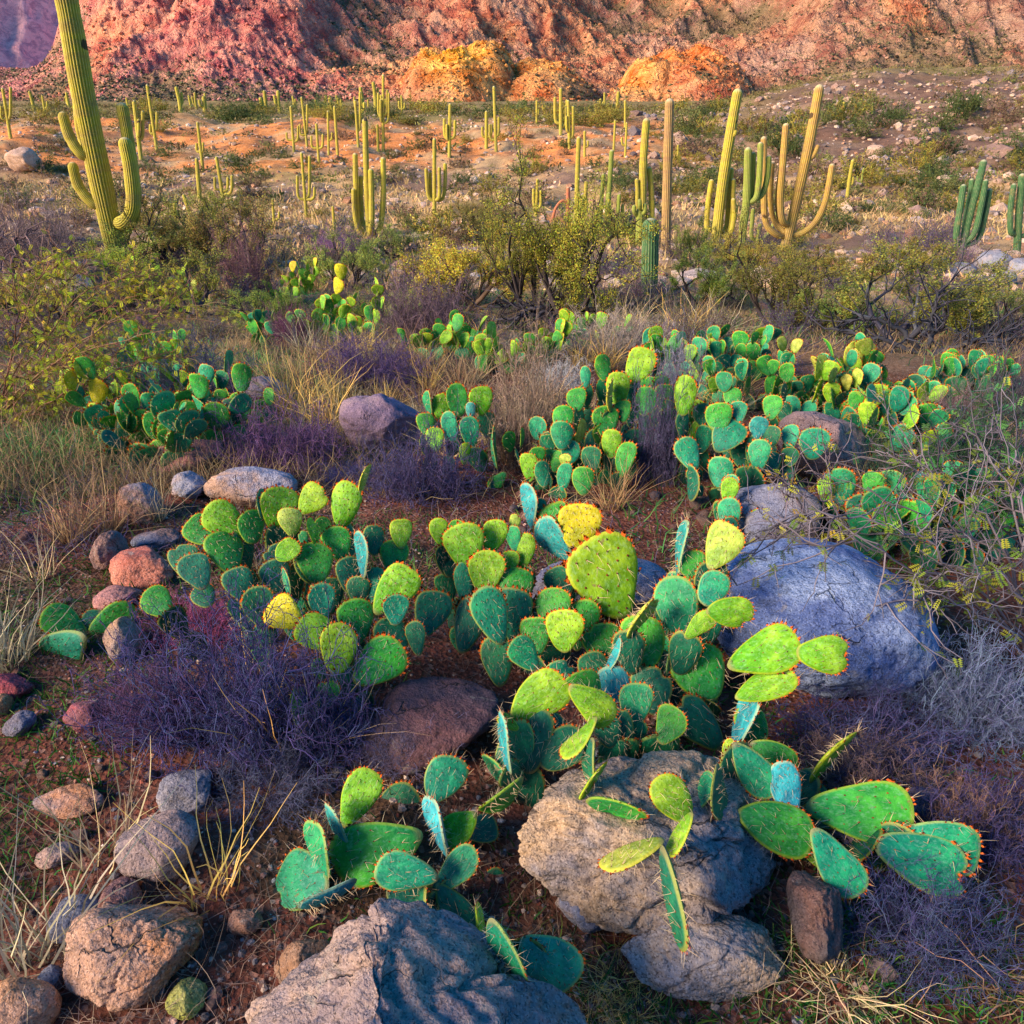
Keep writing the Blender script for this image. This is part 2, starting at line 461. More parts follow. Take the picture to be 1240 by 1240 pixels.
# ------------------------------------------------------------------ the mountain front
def pix_dir(px, py):
    d = ray(px, py); return d[0] / d[1], d[2] / d[1]
def mtn(TH, R):
    """height of the mountain front; TH = x/y, R = y"""
    X = TH * R; Y = R
    wx = 26 * fbm(np.stack([X * .013, Y * .013, np.zeros_like(X)], -1), 3); wy = 26 * fbm(np.stack([X * .013, Y * .013, np.zeros_like(X) + 50], -1), 3)
    up = np.maximum(0, R - 398 - 40 * np.sin(TH * 9 + .5) - 40)
    up0 = np.maximum(0, R - 396)
    z = 1.0 + np.minimum(up0, 60) * (.05 + .035 * np.sin(TH * 14 + 1) + .02 * np.sin(TH * 37)) + up * .05 + sstep(0, 240, up) * up * .27
    s = ridged(np.stack([(X + wx) * .0120 + 3.1, (Y + wy) * .0045, np.zeros_like(X)], -1), 3) - .62
    z = z + s * np.clip(up, 0, 320) * .28
    d = ridged(np.stack([(X + wx) * .034 + Y * .016, Y * .030 - X * .010, np.zeros_like(X) + 4], -1), 4, .55) - .6
    z = z + d * np.clip(up, 0, 180) * .11
    d2 = ridged(np.stack([X * .13 + Y * .05, Y * .09, z * .05], -1), 5, .65) - .55
    z = z + d2 * np.clip(up * .10, 0, 7.5)
    d3 = np.abs(vn(np.stack([X * .45, Y * .40, z * .2], -1)))
    z = z + d3 * np.clip(up * .03, 0, 1.3)
    # lower shoulder at the far left, and the smooth dark slope coming in from the right
    left = 1 - sstep(-.53, -.40, TH)
    z = z * (1 - left) + left * (30 * (1 - np.exp(-np.maximum(z, 0) / 30)) + .25 * np.minimum(z, 0))
    rs = sstep(.12, .50, TH)
    sl = rs * sstep(394, 470, R) * (1 - sstep(500, 580, R)) * 15
    z = np.maximum(z, 2.0 + sl)
    mtn.gully = np.clip(-s * 2.2 - d * .8, -.5, .9)
    return z
def dome(z, X, Y, px, Y0, wx, wy, h, k):
    x0 = pix_dir(px, 110)[0] * Y0
    r = np.sqrt(((X - x0) / wx) ** 2 + ((Y - Y0) / wy) ** 2)
    b = h * 1.1 * np.clip(1 - r ** 2.0, 0, 1) ** .8
    crag = ridged(np.stack([X * .055 + k, Y * .03, 0 * z], -1), 4, .5) - .6
    b = b * (1 + .5 * crag)
    return np.where(r < 1, z + b, z), np.clip(1.15 - r, 0, 1)
rs_ = np.geomspace(392, 1150, 480)
th_ = np.linspace(-1.0, 1.0, 1150)
Rm, Tm = np.meshgrid(rs_, th_, indexing='ij')
Xm = Tm * Rm; Zm = mtn(Tm, Rm); Zm[0] = -6
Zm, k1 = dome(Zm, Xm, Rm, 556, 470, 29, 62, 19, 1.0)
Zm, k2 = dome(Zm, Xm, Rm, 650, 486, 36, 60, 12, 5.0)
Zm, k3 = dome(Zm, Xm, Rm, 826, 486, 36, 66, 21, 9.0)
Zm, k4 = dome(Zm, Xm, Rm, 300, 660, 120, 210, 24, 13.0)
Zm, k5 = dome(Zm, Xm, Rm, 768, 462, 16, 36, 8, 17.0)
def L3(a, b, t): return a + (b - a) * np.clip(t, 0, 1)[..., None]
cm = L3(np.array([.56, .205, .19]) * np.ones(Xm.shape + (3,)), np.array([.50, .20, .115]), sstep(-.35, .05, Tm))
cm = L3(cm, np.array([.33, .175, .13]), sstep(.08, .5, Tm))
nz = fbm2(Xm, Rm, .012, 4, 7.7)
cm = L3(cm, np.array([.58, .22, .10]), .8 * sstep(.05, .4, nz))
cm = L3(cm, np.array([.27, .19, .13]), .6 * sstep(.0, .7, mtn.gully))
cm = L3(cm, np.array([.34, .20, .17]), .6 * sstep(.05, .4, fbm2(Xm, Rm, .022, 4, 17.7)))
cm = L3(cm, np.array([.80, .34, .045]), 1.5 * k1 * (.75 + .25 * fbm2(Xm, Rm, .05, 3, 2.2)))  # gold paint on the dome, partly standing in for a sunlit spot
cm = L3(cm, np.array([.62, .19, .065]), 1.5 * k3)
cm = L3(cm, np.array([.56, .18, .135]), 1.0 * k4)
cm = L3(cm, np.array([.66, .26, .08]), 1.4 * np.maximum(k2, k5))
gz, gx = np.gradient(Zm); slope = np.abs(gz / np.gradient(Rm, axis=0))
scrub = .62 - .45 * sstep(.35, 1.0, slope) + .5 * fbm2(Xm, Rm, .018, 4, 3.1) + .45 * sstep(.08, .45, Tm) * (1 - sstep(500, 640, Rm))
scrub = scrub + .75 * mtn.gully
scrub = scrub - .8 * np.maximum.reduce([k1, k2, k3, k5]) - .55 * k4
mb = MB(); idx = np.arange(Rm.size).reshape(Rm.shape)
q = np.stack([idx[:-1, :-1], idx[:-1, 1:], idx[1:, 1:], idx[1:, :-1]], -1).reshape(-1, 4)
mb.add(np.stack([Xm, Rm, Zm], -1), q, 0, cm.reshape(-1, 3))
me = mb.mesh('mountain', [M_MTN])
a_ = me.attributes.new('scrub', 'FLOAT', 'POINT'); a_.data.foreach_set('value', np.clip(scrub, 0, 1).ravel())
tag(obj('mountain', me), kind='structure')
# the higher ridge behind the left shoulder
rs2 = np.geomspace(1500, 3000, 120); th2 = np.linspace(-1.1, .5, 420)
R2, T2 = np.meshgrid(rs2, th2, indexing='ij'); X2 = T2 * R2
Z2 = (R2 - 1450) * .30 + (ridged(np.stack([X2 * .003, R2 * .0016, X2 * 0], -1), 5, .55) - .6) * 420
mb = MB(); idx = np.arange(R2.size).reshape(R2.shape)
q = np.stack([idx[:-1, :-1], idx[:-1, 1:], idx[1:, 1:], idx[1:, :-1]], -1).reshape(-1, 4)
mb.add(np.stack([X2, R2, Z2], -1), q, 0, (.85, .42, .46))  # far ridge painted pink to carry the sunset glow
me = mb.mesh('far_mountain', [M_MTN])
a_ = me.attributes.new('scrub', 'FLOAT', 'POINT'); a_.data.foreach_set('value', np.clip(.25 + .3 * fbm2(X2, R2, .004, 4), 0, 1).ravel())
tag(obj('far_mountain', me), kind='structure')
# land between the two, so that no gap opens behind the front range
mb = MB(); mb.add([[-1600, 1100, 20], [900, 1100, 20], [1600, 1560, 10], [-3000, 1560, 10]], [[0, 1, 2, 3]], 0, (.3, .15, .1))
me = mb.mesh('back_valley', [M_MTN]); me.attributes.new('scrub', 'FLOAT', 'POINT')
tag(obj('back_valley', me), kind='structure')

# scrub and loose boulders on the mountain: far too many to count
ico0 = bmesh.new(); bmesh.ops.create_icosphere(ico0, subdivisions=1, radius=1)
IV = np.array([v.co[:] for v in ico0.verts]); IF = np.array([[v.index for v in f.verts] for f in ico0.faces]); ico0.free()
def scatter_blobs(n, P, S, r, flat=.75, rough=.35):
    V = IV[None] * (1 + rough * r.uniform(-1, 1, (n, len(IV), 1)))
    V = V * (S[:, None, None] * np.stack([r.uniform(.8, 1.2, n), r.uniform(.8, 1.2, n), r.uniform(.6, 1, n) * flat], -1)[:, None])
    V = V + P[:, None]
    F = IF[None] + (np.arange(n) * len(IV))[:, None, None]
    return V.reshape(-1, 3), F.reshape(-1, 3)
def on_mountain(n, lo, hi, pick):
    i = rng.integers(2, 400, n * 4); j = rng.integers(120, 1030, n * 4)
    ok = pick(scrub[i, j] + .25 * rng.normal(size=n * 4))
    i, j = i[ok][:n], j[ok][:n]
    return np.stack([Xm[i, j] + rng.normal(size=len(i)) * .4, Rm[i, j] + rng.normal(size=len(i)) * .6, Zm[i, j]], -1), rng.uniform(lo, hi, len(i)) , cm[i, j]
P, S, _ = on_mountain(26000, .35, 1.05, lambda s: s > .55)
v, f = scatter_blobs(len(P), P + [0, 0, .3], S, rng, .8)
mb = MB(); mb.add(v, f, 0, np.repeat(rng.uniform(0, 1, (len(P), 3)), len(IV), 0), smooth=False)
tag(mb.build('mountain_scrub', M_LEAF, color=(.12, .105, .055)), 'dark scrub dotting the whole mountainside', 'scrub', kind='stuff')
P, S, cc = on_mountain(16000, .35, 1.3, lambda s: s < .75)
v, f = scatter_blobs(len(P), P, S, rng, 1.0, .3)
mb = MB(); mb.add(v, f, 0, np.repeat(cc * 1.25, len(IV), 0), smooth=False)
me = mb.mesh('mountain_boulders', [M_MTN]); me.attributes.new('scrub', 'FLOAT', 'POINT')
tag(obj('mountain_boulders', me), 'pinkish boulders strewn over the mountainside', 'boulders', kind='stuff')
# ------------------------------------------------------------------ prickly pear pads: a few meshes of unit length, placed many times
def pad_mesh(name, seed, spines=1.0, seg=36, spacing=.165, notch=False, dot=.013, sp_len=.16, sp_r=.0042, rimn=30):
    r = np.random.default_rng(seed)
    mb = MB()
    egg = r.uniform(.24, .42); pw = r.uniform(.82, .95)
    th = np.arange(seg) / seg * 2 * np.pi
    wob = 1 + .035 * np.sin(2 * th + r.uniform(0, 6)) + .025 * np.sin(3 * th + r.uniform(0, 6)) + .015 * np.sin(5 * th + r.uniform(0, 6))
    if notch:
        wob = wob * (1 - .25 * np.exp(-((np.mod(th - np.pi + r.uniform(-.7, .7) + np.pi, 2 * np.pi) - np.pi) / .22) ** 2))
    def outline(t):
        """angle from the foot; width 1, length 1"""
        c = np.cos(t); s_ = np.sin(t)
        x = np.sign(s_) * np.abs(s_) ** pw * .5 * (1 - egg * c) / (1 + .06)
        y = .5 - .5 * c
        return x, y
    bx, by = outline(th)
    bx = bx * wob; by = .5 + (by - .5) * wob
    bend = r.uniform(-.16, .16); tw = r.uniform(-.12, .12); cup = r.uniform(-.10, .10)
    T = .062 + r.uniform(0, .018)
    def surf(x, y, rr, side):
        z0 = bend * ((y - .5) ** 2) * 2 + tw * x * (y - .3) * 2 + cup * x * x * 3
        thick = T * (1 - .25 * y) * np.sqrt(np.clip(1 - rr ** 3.2, 0, 1)) * (1.25 if False else 1)
        return z0 + side * thick
    rings = np.array([0, .3, .55, .75, .88, .96, 1.0])
    for side in (1, -1):
        V = []; A = []
        for rr in rings:
            x = bx * rr; y = .5 + (by - .5) * rr
            V.append(np.stack([x, surf(x, y, rr, side), y], -1))
            A.append(np.stack([np.full(seg, sstep(.8, 1.0, rr)), y, np.full(seg, rr)], -1))
        V = np.array(V); idx = np.arange(len(rings) * seg).reshape(len(rings), seg)
        a = idx[:-1]; b = idx[1:]
        q = np.stack([a, b, np.roll(b, -1, 1), np.roll(a, -1, 1)], -1).reshape(-1, 4)
        if side < 0: q = q[:, ::-1]
        mb.add(V.reshape(-1, 3), q, 0, np.array(A).reshape(-1, 3))
    # areoles on both faces
    pts = []
    for j in range(-4, 9):
        for i in range(-5, 6):
            x = (i + (j % 2) * .5) * spacing + r.normal() * .012; y = .5 + (j - 2) * spacing * .87 + r.normal() * .012
            t = math.atan2(x, -(y - .5)) % (2 * math.pi)
            ox, oy = np.interp(t, np.append(th, 2 * np.pi), np.append(bx, bx[0])), np.interp(t, np.append(th, 2 * np.pi), np.append(by, by[0]))
            # radius of the outline in that direction (by angle of the point itself)
            ang = np.arctan2(bx, -(by - .5)); o = np.argsort(ang)
            Rr = np.interp(math.atan2(x, -(y - .5)), ang[o], np.hypot(bx, by - .5)[o], period=2 * np.pi)
            rr = math.hypot(x, y - .5) / Rr
            if rr < .88: pts.append((x, y, rr))
    octv = np.array([[1, 0, 0], [0, 0, 1], [-1, 0, 0], [0, 0, -1], [0, 1, 0]], float)
    octf = np.array([[0, 1, 4], [1, 2, 4], [2, 3, 4], [3, 0, 4]])
    SP = []; SR = []
    def spine(p, d, L):
        d = d / np.linalg.norm(d)
        SP.append(np.stack([p, p + d * L * .5, p + d * L])); SR.append([sp_r, sp_r * .8, sp_r * .15])
    for side in (1, -1):
        for (x, y, rr) in pts:
            z = surf(np.array(x), np.array(y), rr, side)
            p = np.array([x, z, y])
            s_ = dot * r.uniform(.8, 1.25)
            mb.add(p + octv * [s_, side * s_ * .8, s_], octf, 1, (r.uniform(0, .25), 0, 0))
            if r.random() < .8 * spines:
                for _ in range(1 + (r.random() < .5 * spines) + (r.random() < .35 * spines)):
                    spine(p, np.array([r.normal() * .55, side * 1.0, -.5 + r.normal() * .6]), sp_len * r.uniform(.5, 1.3))
    for k in range(rimn):
        t = (k + r.uniform(-.25, .25)) / rimn * 2 * np.pi
        if k > 1 and k < rimn - 1:
            t = t - .45 * math.sin(t) * -1 * 0.0
        x = np.interp(t % (2 * np.pi), np.append(th, 2 * np.pi), np.append(bx, bx[0])); y = np.interp(t % (2 * np.pi), np.append(th, 2 * np.pi), np.append(by, by[0]))
        if y < .13: continue
        p = np.array([x, surf(np.array(x), np.array(y), 1.0, 1), y]); out = np.array([x, 0, y - .45]); out /= np.linalg.norm(out)
        hot = sstep(.35, .85, y)
        s_ = dot * (.9 + .6 * hot) * r.uniform(.8, 1.4)
        for kk in range(3 if hot > .5 else 1):
            pp = p + np.array([r.normal(), r.normal(), r.normal()]) * .013
            mb.add(pp + np.concatenate([octv[:4] * s_ , [octv[4] * 0 + out * s_ * 2.0]]), octf, 1, (hot * r.uniform(.6, 1) + .15 * (1 - hot), 0, 0))
        if r.random() < spines * .8:
            for _ in range(1 + (r.random() < .35)):
                spine(p, out + r.normal(size=3) * .55, sp_len * r.uniform(.5, 1.3))
    if SP:
        v, f = tubes(np.array(SP), np.array(SR), 3)
        mb.add(v, f, 2, np.repeat(r.uniform(0, 1, (len(SP), 1)), 9, 0).repeat(3, 1))
    return mb.mesh(name, [M_PAD, M_GLO, M_SPN])

PADS_LONG = [pad_mesh('pad', 100 + k, .8, sp_len=.19, sp_r=.0042, dot=.013, notch=(k in (2, 7)), rimn=34) for k in range(9)]
PADS_SHORT = [pad_mesh('pad', 200 + k, .75, spacing=.155, dot=.0165, sp_len=.15, sp_r=.0040, notch=(k == 5), rimn=32) for k in range(9)]
PADS_MID = [pad_mesh('pad', 300 + k, .45, seg=24, spacing=.19, dot=.019, sp_len=.15, sp_r=.006, rimn=24) for k in range(9)]
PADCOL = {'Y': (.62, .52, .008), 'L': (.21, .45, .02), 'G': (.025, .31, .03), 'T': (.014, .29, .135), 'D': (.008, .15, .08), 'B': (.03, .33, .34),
          'P': (.40, .50, .07)}  # each pad's own hue, with warm glow and sky reflection partly painted in

def place_pad(root, B, T, W, phi, meshes, col, bright=1.0):
    """a pad from foot B to tip T, width W, turned by phi about its axis away from facing the viewer"""
    B = np.asarray(B, float); T = np.asarray(T, float)
    a = T - B; L = np.linalg.norm(a); a /= L
    vdir = (B + T) / 2 - CAM; vdir /= np.linalg.norm(vdir)
    n0 = -vdir + a * np.dot(vdir, a); n0 /= np.linalg.norm(n0) + 1e-9
    s0 = np.cross(n0, a)
    n = n0 * math.cos(phi) + s0 * math.sin(phi)
    s_ = np.cross(n, a)
    o = bpy.data.objects.new('pad', random.choice(meshes)); COL.objects.link(o)
    o.parent = root
    th = .5 * (W + L) * random.uniform(.85, 1.15)
    fl = random.choice((1, -1))
    M = Matrix(((s_[0] * W * fl, n[0] * th * fl, a[0] * L, B[0] - root.location[0]),
                (s_[1] * W * fl, n[1] * th * fl, a[1] * L, B[1] - root.location[1]),
                (s_[2] * W * fl, n[2] * th * fl, a[2] * L, B[2] - root.location[2]), (0, 0, 0, 1)))
    o.matrix_basis = M
    c = np.array(PADCOL[col]) * random.uniform(.85, 1.15) * bright
    c = c * np.array([random.uniform(.8, 1.25), 1, random.uniform(.8, 1.2)])
    o.color = (*c.tolist(), 1)
    return o

def clump(name, label, group, pads, front, slope, meshes, chain=.6, wid=1.10, loc=None, cat='cactus'):
    """a prickly pear whose pads are read off the photograph: (foot x, foot y, tip x, tip y, width, colour[, nearer/farther in m[, 'n' = no stem of pads below]])"""
    F = at(*front)
    root = empty(name, (F[0], F[1], float(H(F[0], F[1]))), label, cat, group)
    zf = float(H(F[0], F[1]))
    for p in pads:
        bx, by, tx, ty, wpx, col = p[:6]
        dY = p[6] if len(p) > 6 else 0.0
        flag = p[7] if len(p) > 7 else ''
        mx, my = (bx + tx) / 2, (by + ty) / 2
        d = ray(mx, my)
        t = (zf - F[1] * slope - CAM[2]) / (d[2] - slope * d[1])
        Y = t * d[1] + dY
        B = P3(bx, by, Y); T = P3(tx, ty, Y)
        v_ = B - CAM; dr = ray(tx, ty); Tp = CAM + dr * (np.dot(v_, v_) / np.dot(v_, dr)); f_ = .65; T = P3(tx, ty, T[1] * (1 - f_) + Tp[1] * f_)
        gz = float(H(B[0], B[1]))
        L = np.linalg.norm(T - B)
        W = wpx / ppm((B + T) / 2) * wid
        # a pad much wider than it looks long is really leaning
        if W > L * .98:
            e = math.sqrt(max(0, (W / .92) ** 2 - L * L)); e = min(e, .8 * L)
            T = P3(tx, ty, Y + e * .8); L = np.linalg.norm(T - B); W = wpx / ppm((B + T) / 2) * wid
        Wt = max(W, random.uniform(.66, .80) * L)
        phi = 0.0
        if wpx < .43 * math.hypot(tx - bx, ty - by):
            phi = math.acos(max(.12, (W - .10 * L) / (Wt - .10 * L * 0.5))) if W > .12 * L else math.pi / 2 * .98
            phi = min(phi, 1.5)
            phi *= -1 if col in 'LYP' else (1 if col in 'B' else random.choice((1, -1)))
        else:
            T = T + (T - B) * .06; L = np.linalg.norm(T - B); Wt = min(W, random.uniform(.76, .88) * L); phi = random.uniform(-.25, .25)
        place_pad(root, B, T, Wt, phi, meshes, col)
        if 'n' in flag: continue
        h = B[2] - gz
        if h > .05 and random.random() < chain:
            n = max(1, math.ceil(h / .14)); top = B + unit(T - B) * .012
            gx = B[0] + random.uniform(-.05, .05); gy = B[1] + random.uniform(.0, .10)
            foot = np.array([gx, gy, float(H(gx, gy)) - .02])
            for k in range(n):
                b_ = foot + (top - foot) * (k / n); t_ = foot + (top - foot) * ((k + 1) / n)
                j = np.array([random.uniform(-.02, .02), random.uniform(-.01, .03), 0])
                if k + 1 < n: t_ = t_ + j
                LL = np.linalg.norm(t_ - b_)
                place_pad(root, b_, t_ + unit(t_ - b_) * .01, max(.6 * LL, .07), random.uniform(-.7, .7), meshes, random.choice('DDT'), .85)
    return root

def grown_clump(name, label, group, box, front_y, n, cols, size, meshes, cat='cactus', depth=.5):
    """a prickly pear grown pad upon pad to fill a patch of the photograph box = (x0, y0, x1, y1)"""
    x0, y0, x1, y1 = box
    F = at((x0 + x1) / 2, front_y)
    k = ppm(F)
    root = empty(name, (F[0], F[1], float(H(F[0], F[1]))), label, cat, group)
    Wd = (x1 - x0) / k; e_ = (front_y - y0) / k; ph_ = math.atan2(CAM[2] - F[2], F[1]); Hh = max(.16, e_ * .62 / math.cos(ph_)); Dp = .55 * e_ / math.sin(ph_)
    made = 0; tips = []
    nb = max(3, int(n / 2.6))
    for i in range(nb):
        x = F[0] + random.uniform(-.5, .5) * Wd * .85; y = F[1] + random.random() * Dp
        L = size * random.uniform(.85, 1.2)
        b_ = np.array([x, y, float(H(x, y)) - .03]); t_ = b_ + np.array([random.gauss(0, .25), random.gauss(-.1, .25), 1]) * L
        place_pad(root, b_, t_, L * random.uniform(.7, .9), random.gauss(0, .7), meshes, random.choice(cols[0])); made += 1
        tips.append((b_, t_, L))
    while made < n:
        b0, t0, L0 = random.choice(tips)
        if t0[2] - root.location[2] > Hh: 
            tips = [t for t in tips if t[1][2] - root.location[2] <= Hh]
            if not tips: break
            continue
        a0 = unit(t0 - b0)
        off = random.uniform(-.42, .42)
        side = unit(np.cross(a0, np.array([0, -1, .2])))
        b_ = b0 + (t0 - b0) * (1 - .55 * off * off - .06) + side * off * L0 * .85
        d = a0 * .6 + side * off * 1.5 + np.array([random.gauss(0, .25), random.gauss(-.12, .3), .75])
        L = size * random.uniform(.7, 1.12)
        t_ = b_ + unit(d) * L
        up = (t_[2] - root.location[2]) / (Hh + .1)
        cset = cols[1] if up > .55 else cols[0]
        place_pad(root, b_, t_, L * random.uniform(.62, .82), random.gauss(0, .75), meshes, random.choice(cset)); made += 1
        tips.append((b_, t_, L))
    return root

# ------------------------------------------------------------------ rocks
_icos = {}
def ico(sub):
    if sub not in _icos:
        b = bmesh.new(); bmesh.ops.create_icosphere(b, subdivisions=sub, radius=1)
        _icos[sub] = (np.array([v.co[:] for v in b.verts]), np.array([[v.index for v in f.verts] for f in b.faces])); b.free()
    return _icos[sub]
def rock_verts(seed, sub=5, planes=9, rough=1.0, extra=(), cut=.9, blocks=0):
    r = np.random.default_rng(seed)
    V, F = ico(sub); V = V.copy()
    N = V.copy()
    off = r.uniform(0, 100, 3)
    V = V * (1 + .22 * rough * fbm(V * 1.1 + off, 2)[:, None])
    for k in range(planes):
        n = unit(r.normal(size=3)); d = r.uniform(.62, .95)
        pr = V @ n - d; pr = .5 * (pr + np.sqrt(pr * pr + .05 ** 2)) - .012
        V = V - n * (pr * cut)[:, None]
    for n, d in extra:
        n = unit(np.array(n, float)); dd = d + .10 * fbm(V * 2.3 + off + 21, 3); pr = V @ n - dd; pr = .5 * (pr + np.sqrt(pr * pr + .09 ** 2)) - .02
        V = V - n * (pr * .92)[:, None]
    V = V + N * ((.075 if sub >= 5 else .055) * rough * fbm(V * 3.4 + off, 4)[:, None])
    if blocks:      # joints split the rock into blocks standing a little proud of each other
        cs = unit(r.normal(size=(blocks, 3))) * r.uniform(.5, 1.0, (blocks, 1)); lift = r.uniform(-.055, .055, blocks)
        Wp = V + .16 * np.stack([fbm(V * 2.2 + off + k, 3) for k in (3, 40, 77)], -1)
        D = np.linalg.norm(Wp[:, None] - cs[None], axis=2); o2 = np.sort(D, 1); e = o2[:, 1] - o2[:, 0]; near = lift[np.argmin(D, 1)]
        V = V + N * (near * sstep(.0, .10, e) - .075 * np.exp(-(e / .028) ** 2))[:, None]
    if sub >= 4:
        c = 1 - np.abs(fbm(V * 2.6 + off + 9, 3)); c = sstep(.93, .995, c)
        V = V - N * (.05 * rough * c)[:, None]
        V = V + N * (.016 * rough * fbm(V * 12 + off, 3)[:, None])
    if sub >= 6:
        V = V - N * (.018 * rough * sstep(.86, .99, 1 - np.abs(fbm(V * 7 + off + 4, 3))))[:, None]
        V = V + N * (.008 * rough * fbm(V * 34 + off, 3)[:, None])
    return V, F
ROCKS_MID = []
for k in range(8):
    V_, F_ = rock_verts(500 + k, 4, 9); mb = MB(); mb.add(V_, F_); ROCKS_MID.append(mb.mesh('rock', [M_ROCK]))
ROCKS_LOW = []
for k in range(8):
    V_, F_ = rock_verts(600 + k, 3, 8, cut=1.0); mb = MB(); mb.add(V_, F_, smooth=False); ROCKS_LOW.append(mb.mesh('stone', [M_ROCK]))

def rock(label, box, col, tint, seed, cat='boulder', name='boulder', sub=5, yaw=0.0, aspect=.75, sink=.40, rough=1.0, planes=9, extra=(), grow=1.08, group=None, asp_y=None, roll=0.0, cut=.9, blocks=0):
    x0, y0, x1, y1 = box; cx, cy = (x0 + x1) / 2, (y0 + y1) / 2
    d = ray(cx, cy); phi = math.atan2(-d[2], d[1])
    p = at(cx, min(cy + (y1 - y0) * .25, 1300)); 
    for _ in range(3):
        k = ppm(p)
        a = (x1 - x0) / 2 / k * grow; e = (y1 - y0) / 2 / k * grow
        bb = e / math.sqrt(math.sin(phi) ** 2 + (aspect * math.cos(phi)) ** 2); c = aspect * bb
        # walk the ray to the height of the middle of the rock
        best = None
        for t in np.linspace(.6, 60, 6000) if p[1] > 6 else np.linspace(.6, 9, 3000):
            q = CAM + d * t
            if q[2] < float(np.interp(q[1], _fy, _fz)) + c * (1 - 2 * sink) + (p[2] - float(np.interp(p[1], _fy, _fz))):
                best = q; break
        if best is None: break
        p = best
    V, F = rock_verts(seed, sub, planes, rough, extra, cut, blocks)
    cr, sr = math.cos(roll), math.sin(roll)
    V = np.stack([V[:, 0] * cr - V[:, 2] * sr, V[:, 1], V[:, 0] * sr + V[:, 2] * cr], -1)
    V = V * [a, bb, c]
    cy_, sy_ = math.cos(yaw), math.sin(yaw)
    V = np.stack([V[:, 0] * cy_ - V[:, 1] * sy_, V[:, 0] * sy_ + V[:, 1] * cy_, V[:, 2]], -1)
    mb = MB(); mb.add(V, F)
    o = mb.build(name, M_ROCK, None, p, col)
    o['tint'] = [float(t) for t in tint]
    tag(o, label, cat, group)
    return o
def stone(px, py, wpx, col, tint, label, group, meshes=None, P=None, cat='stone'):
    p = at(px, py) if P is None else P
    k = wpx / 2 / ppm(p)
    o = obj('stone', random.choice(meshes or ROCKS_MID), None, (p[0], p[1], float(H(p[0], p[1])) + k * .22), np.array(col) * random.uniform(.8, 1.2))
    o.rotation_euler = (random.uniform(-.4, .4), random.uniform(-.4, .4), random.uniform(0, 6.28))
    o.scale = (k, k * random.uniform(.65, 1), k * random.uniform(.5, .85))
    o['tint'] = [float(t) for t in tint]
    return tag(o, label, cat, group)

# ------------------------------------------------------------------ saguaros
def column(pts, rad, ribs=15, taper=.85, seed=0, foot=1.0):
    """a ribbed column along 3-D points with a rounded tip; returns verts, faces, tone"""
    P = np.asarray(pts, float)
    # Catmull-Rom through the points
    Q = np.concatenate([[2 * P[0] - P[1]], P, [2 * P[-1] - P[-2]]])
    C = []
    for i in range(1, len(Q) - 2):
        for t in np.linspace(0, 1, 9)[:-1]:
            a, b, c, d = Q[i - 1], Q[i], Q[i + 1], Q[i + 2]
            C.append(.5 * ((2 * b) + (-a + c) * t + (2 * a - 5 * b + 4 * c - d) * t * t + (-a + 3 * b - 3 * c + d) * t ** 3))
    C = np.array(C + [P[-1]])
    s = np.concatenate([[0], np.cumsum(np.linalg.norm(np.diff(C, axis=0), axis=1))]); L = s[-1]
    u = np.concatenate([np.linspace(0, L - rad * 1.0, 26), L - rad + rad * np.sin(np.linspace(.15, 1, 7) * np.pi / 2)])
    C = np.stack([np.interp(u, s, C[:, k]) for k in range(3)], -1)
    f = u / L
    rr = rad * (foot + (1 - foot) * sstep(0, .15, f)) * (1 - (1 - taper) * f)
    rr = rr * (1 + .045 * np.interp(f, np.linspace(0, 1, 14), np.random.default_rng(seed).uniform(-1, 1, 14)))
    cap = np.clip((u - (L - rad)) / rad, 0, 1); rr = rr * np.sqrt(np.clip(1 - cap ** 2, .0025, 1))
    T = unit(np.gradient(C, axis=0))
    A = np.zeros_like(C); A[0] = unit(np.cross(T[0], [0.13, 1, 0.02]))
    for i in range(1, len(C)): A[i] = unit(A[i - 1] - T[i] * np.dot(A[i - 1], T[i]))
    B = np.cross(T, A)
    n = ribs * 4; th = np.arange(n) / n * 2 * np.pi
    crest = (.5 + .5 * np.cos(ribs * th)) ** .7
    prof = 1 - .13 * (1 - crest)
    V = C[:, None] + (rr[:, None] * prof[None])[..., None] * (A[:, None] * np.cos(th)[None, :, None] + B[:, None] * np.sin(th)[None, :, None])
    idx = np.arange(len(C) * n).reshape(len(C), n); a = idx[:-1]; b = idx[1:]
    q = np.stack([a, np.roll(a, -1, 1), np.roll(b, -1, 1), b], -1).reshape(-1, 4)
    tone = np.stack([np.broadcast_to(crest, (len(C), n)), np.broadcast_to(f[:, None], (len(C), n)), np.zeros((len(C), n))], -1)
    return V.reshape(-1, 3), q, tone.reshape(-1, 3)

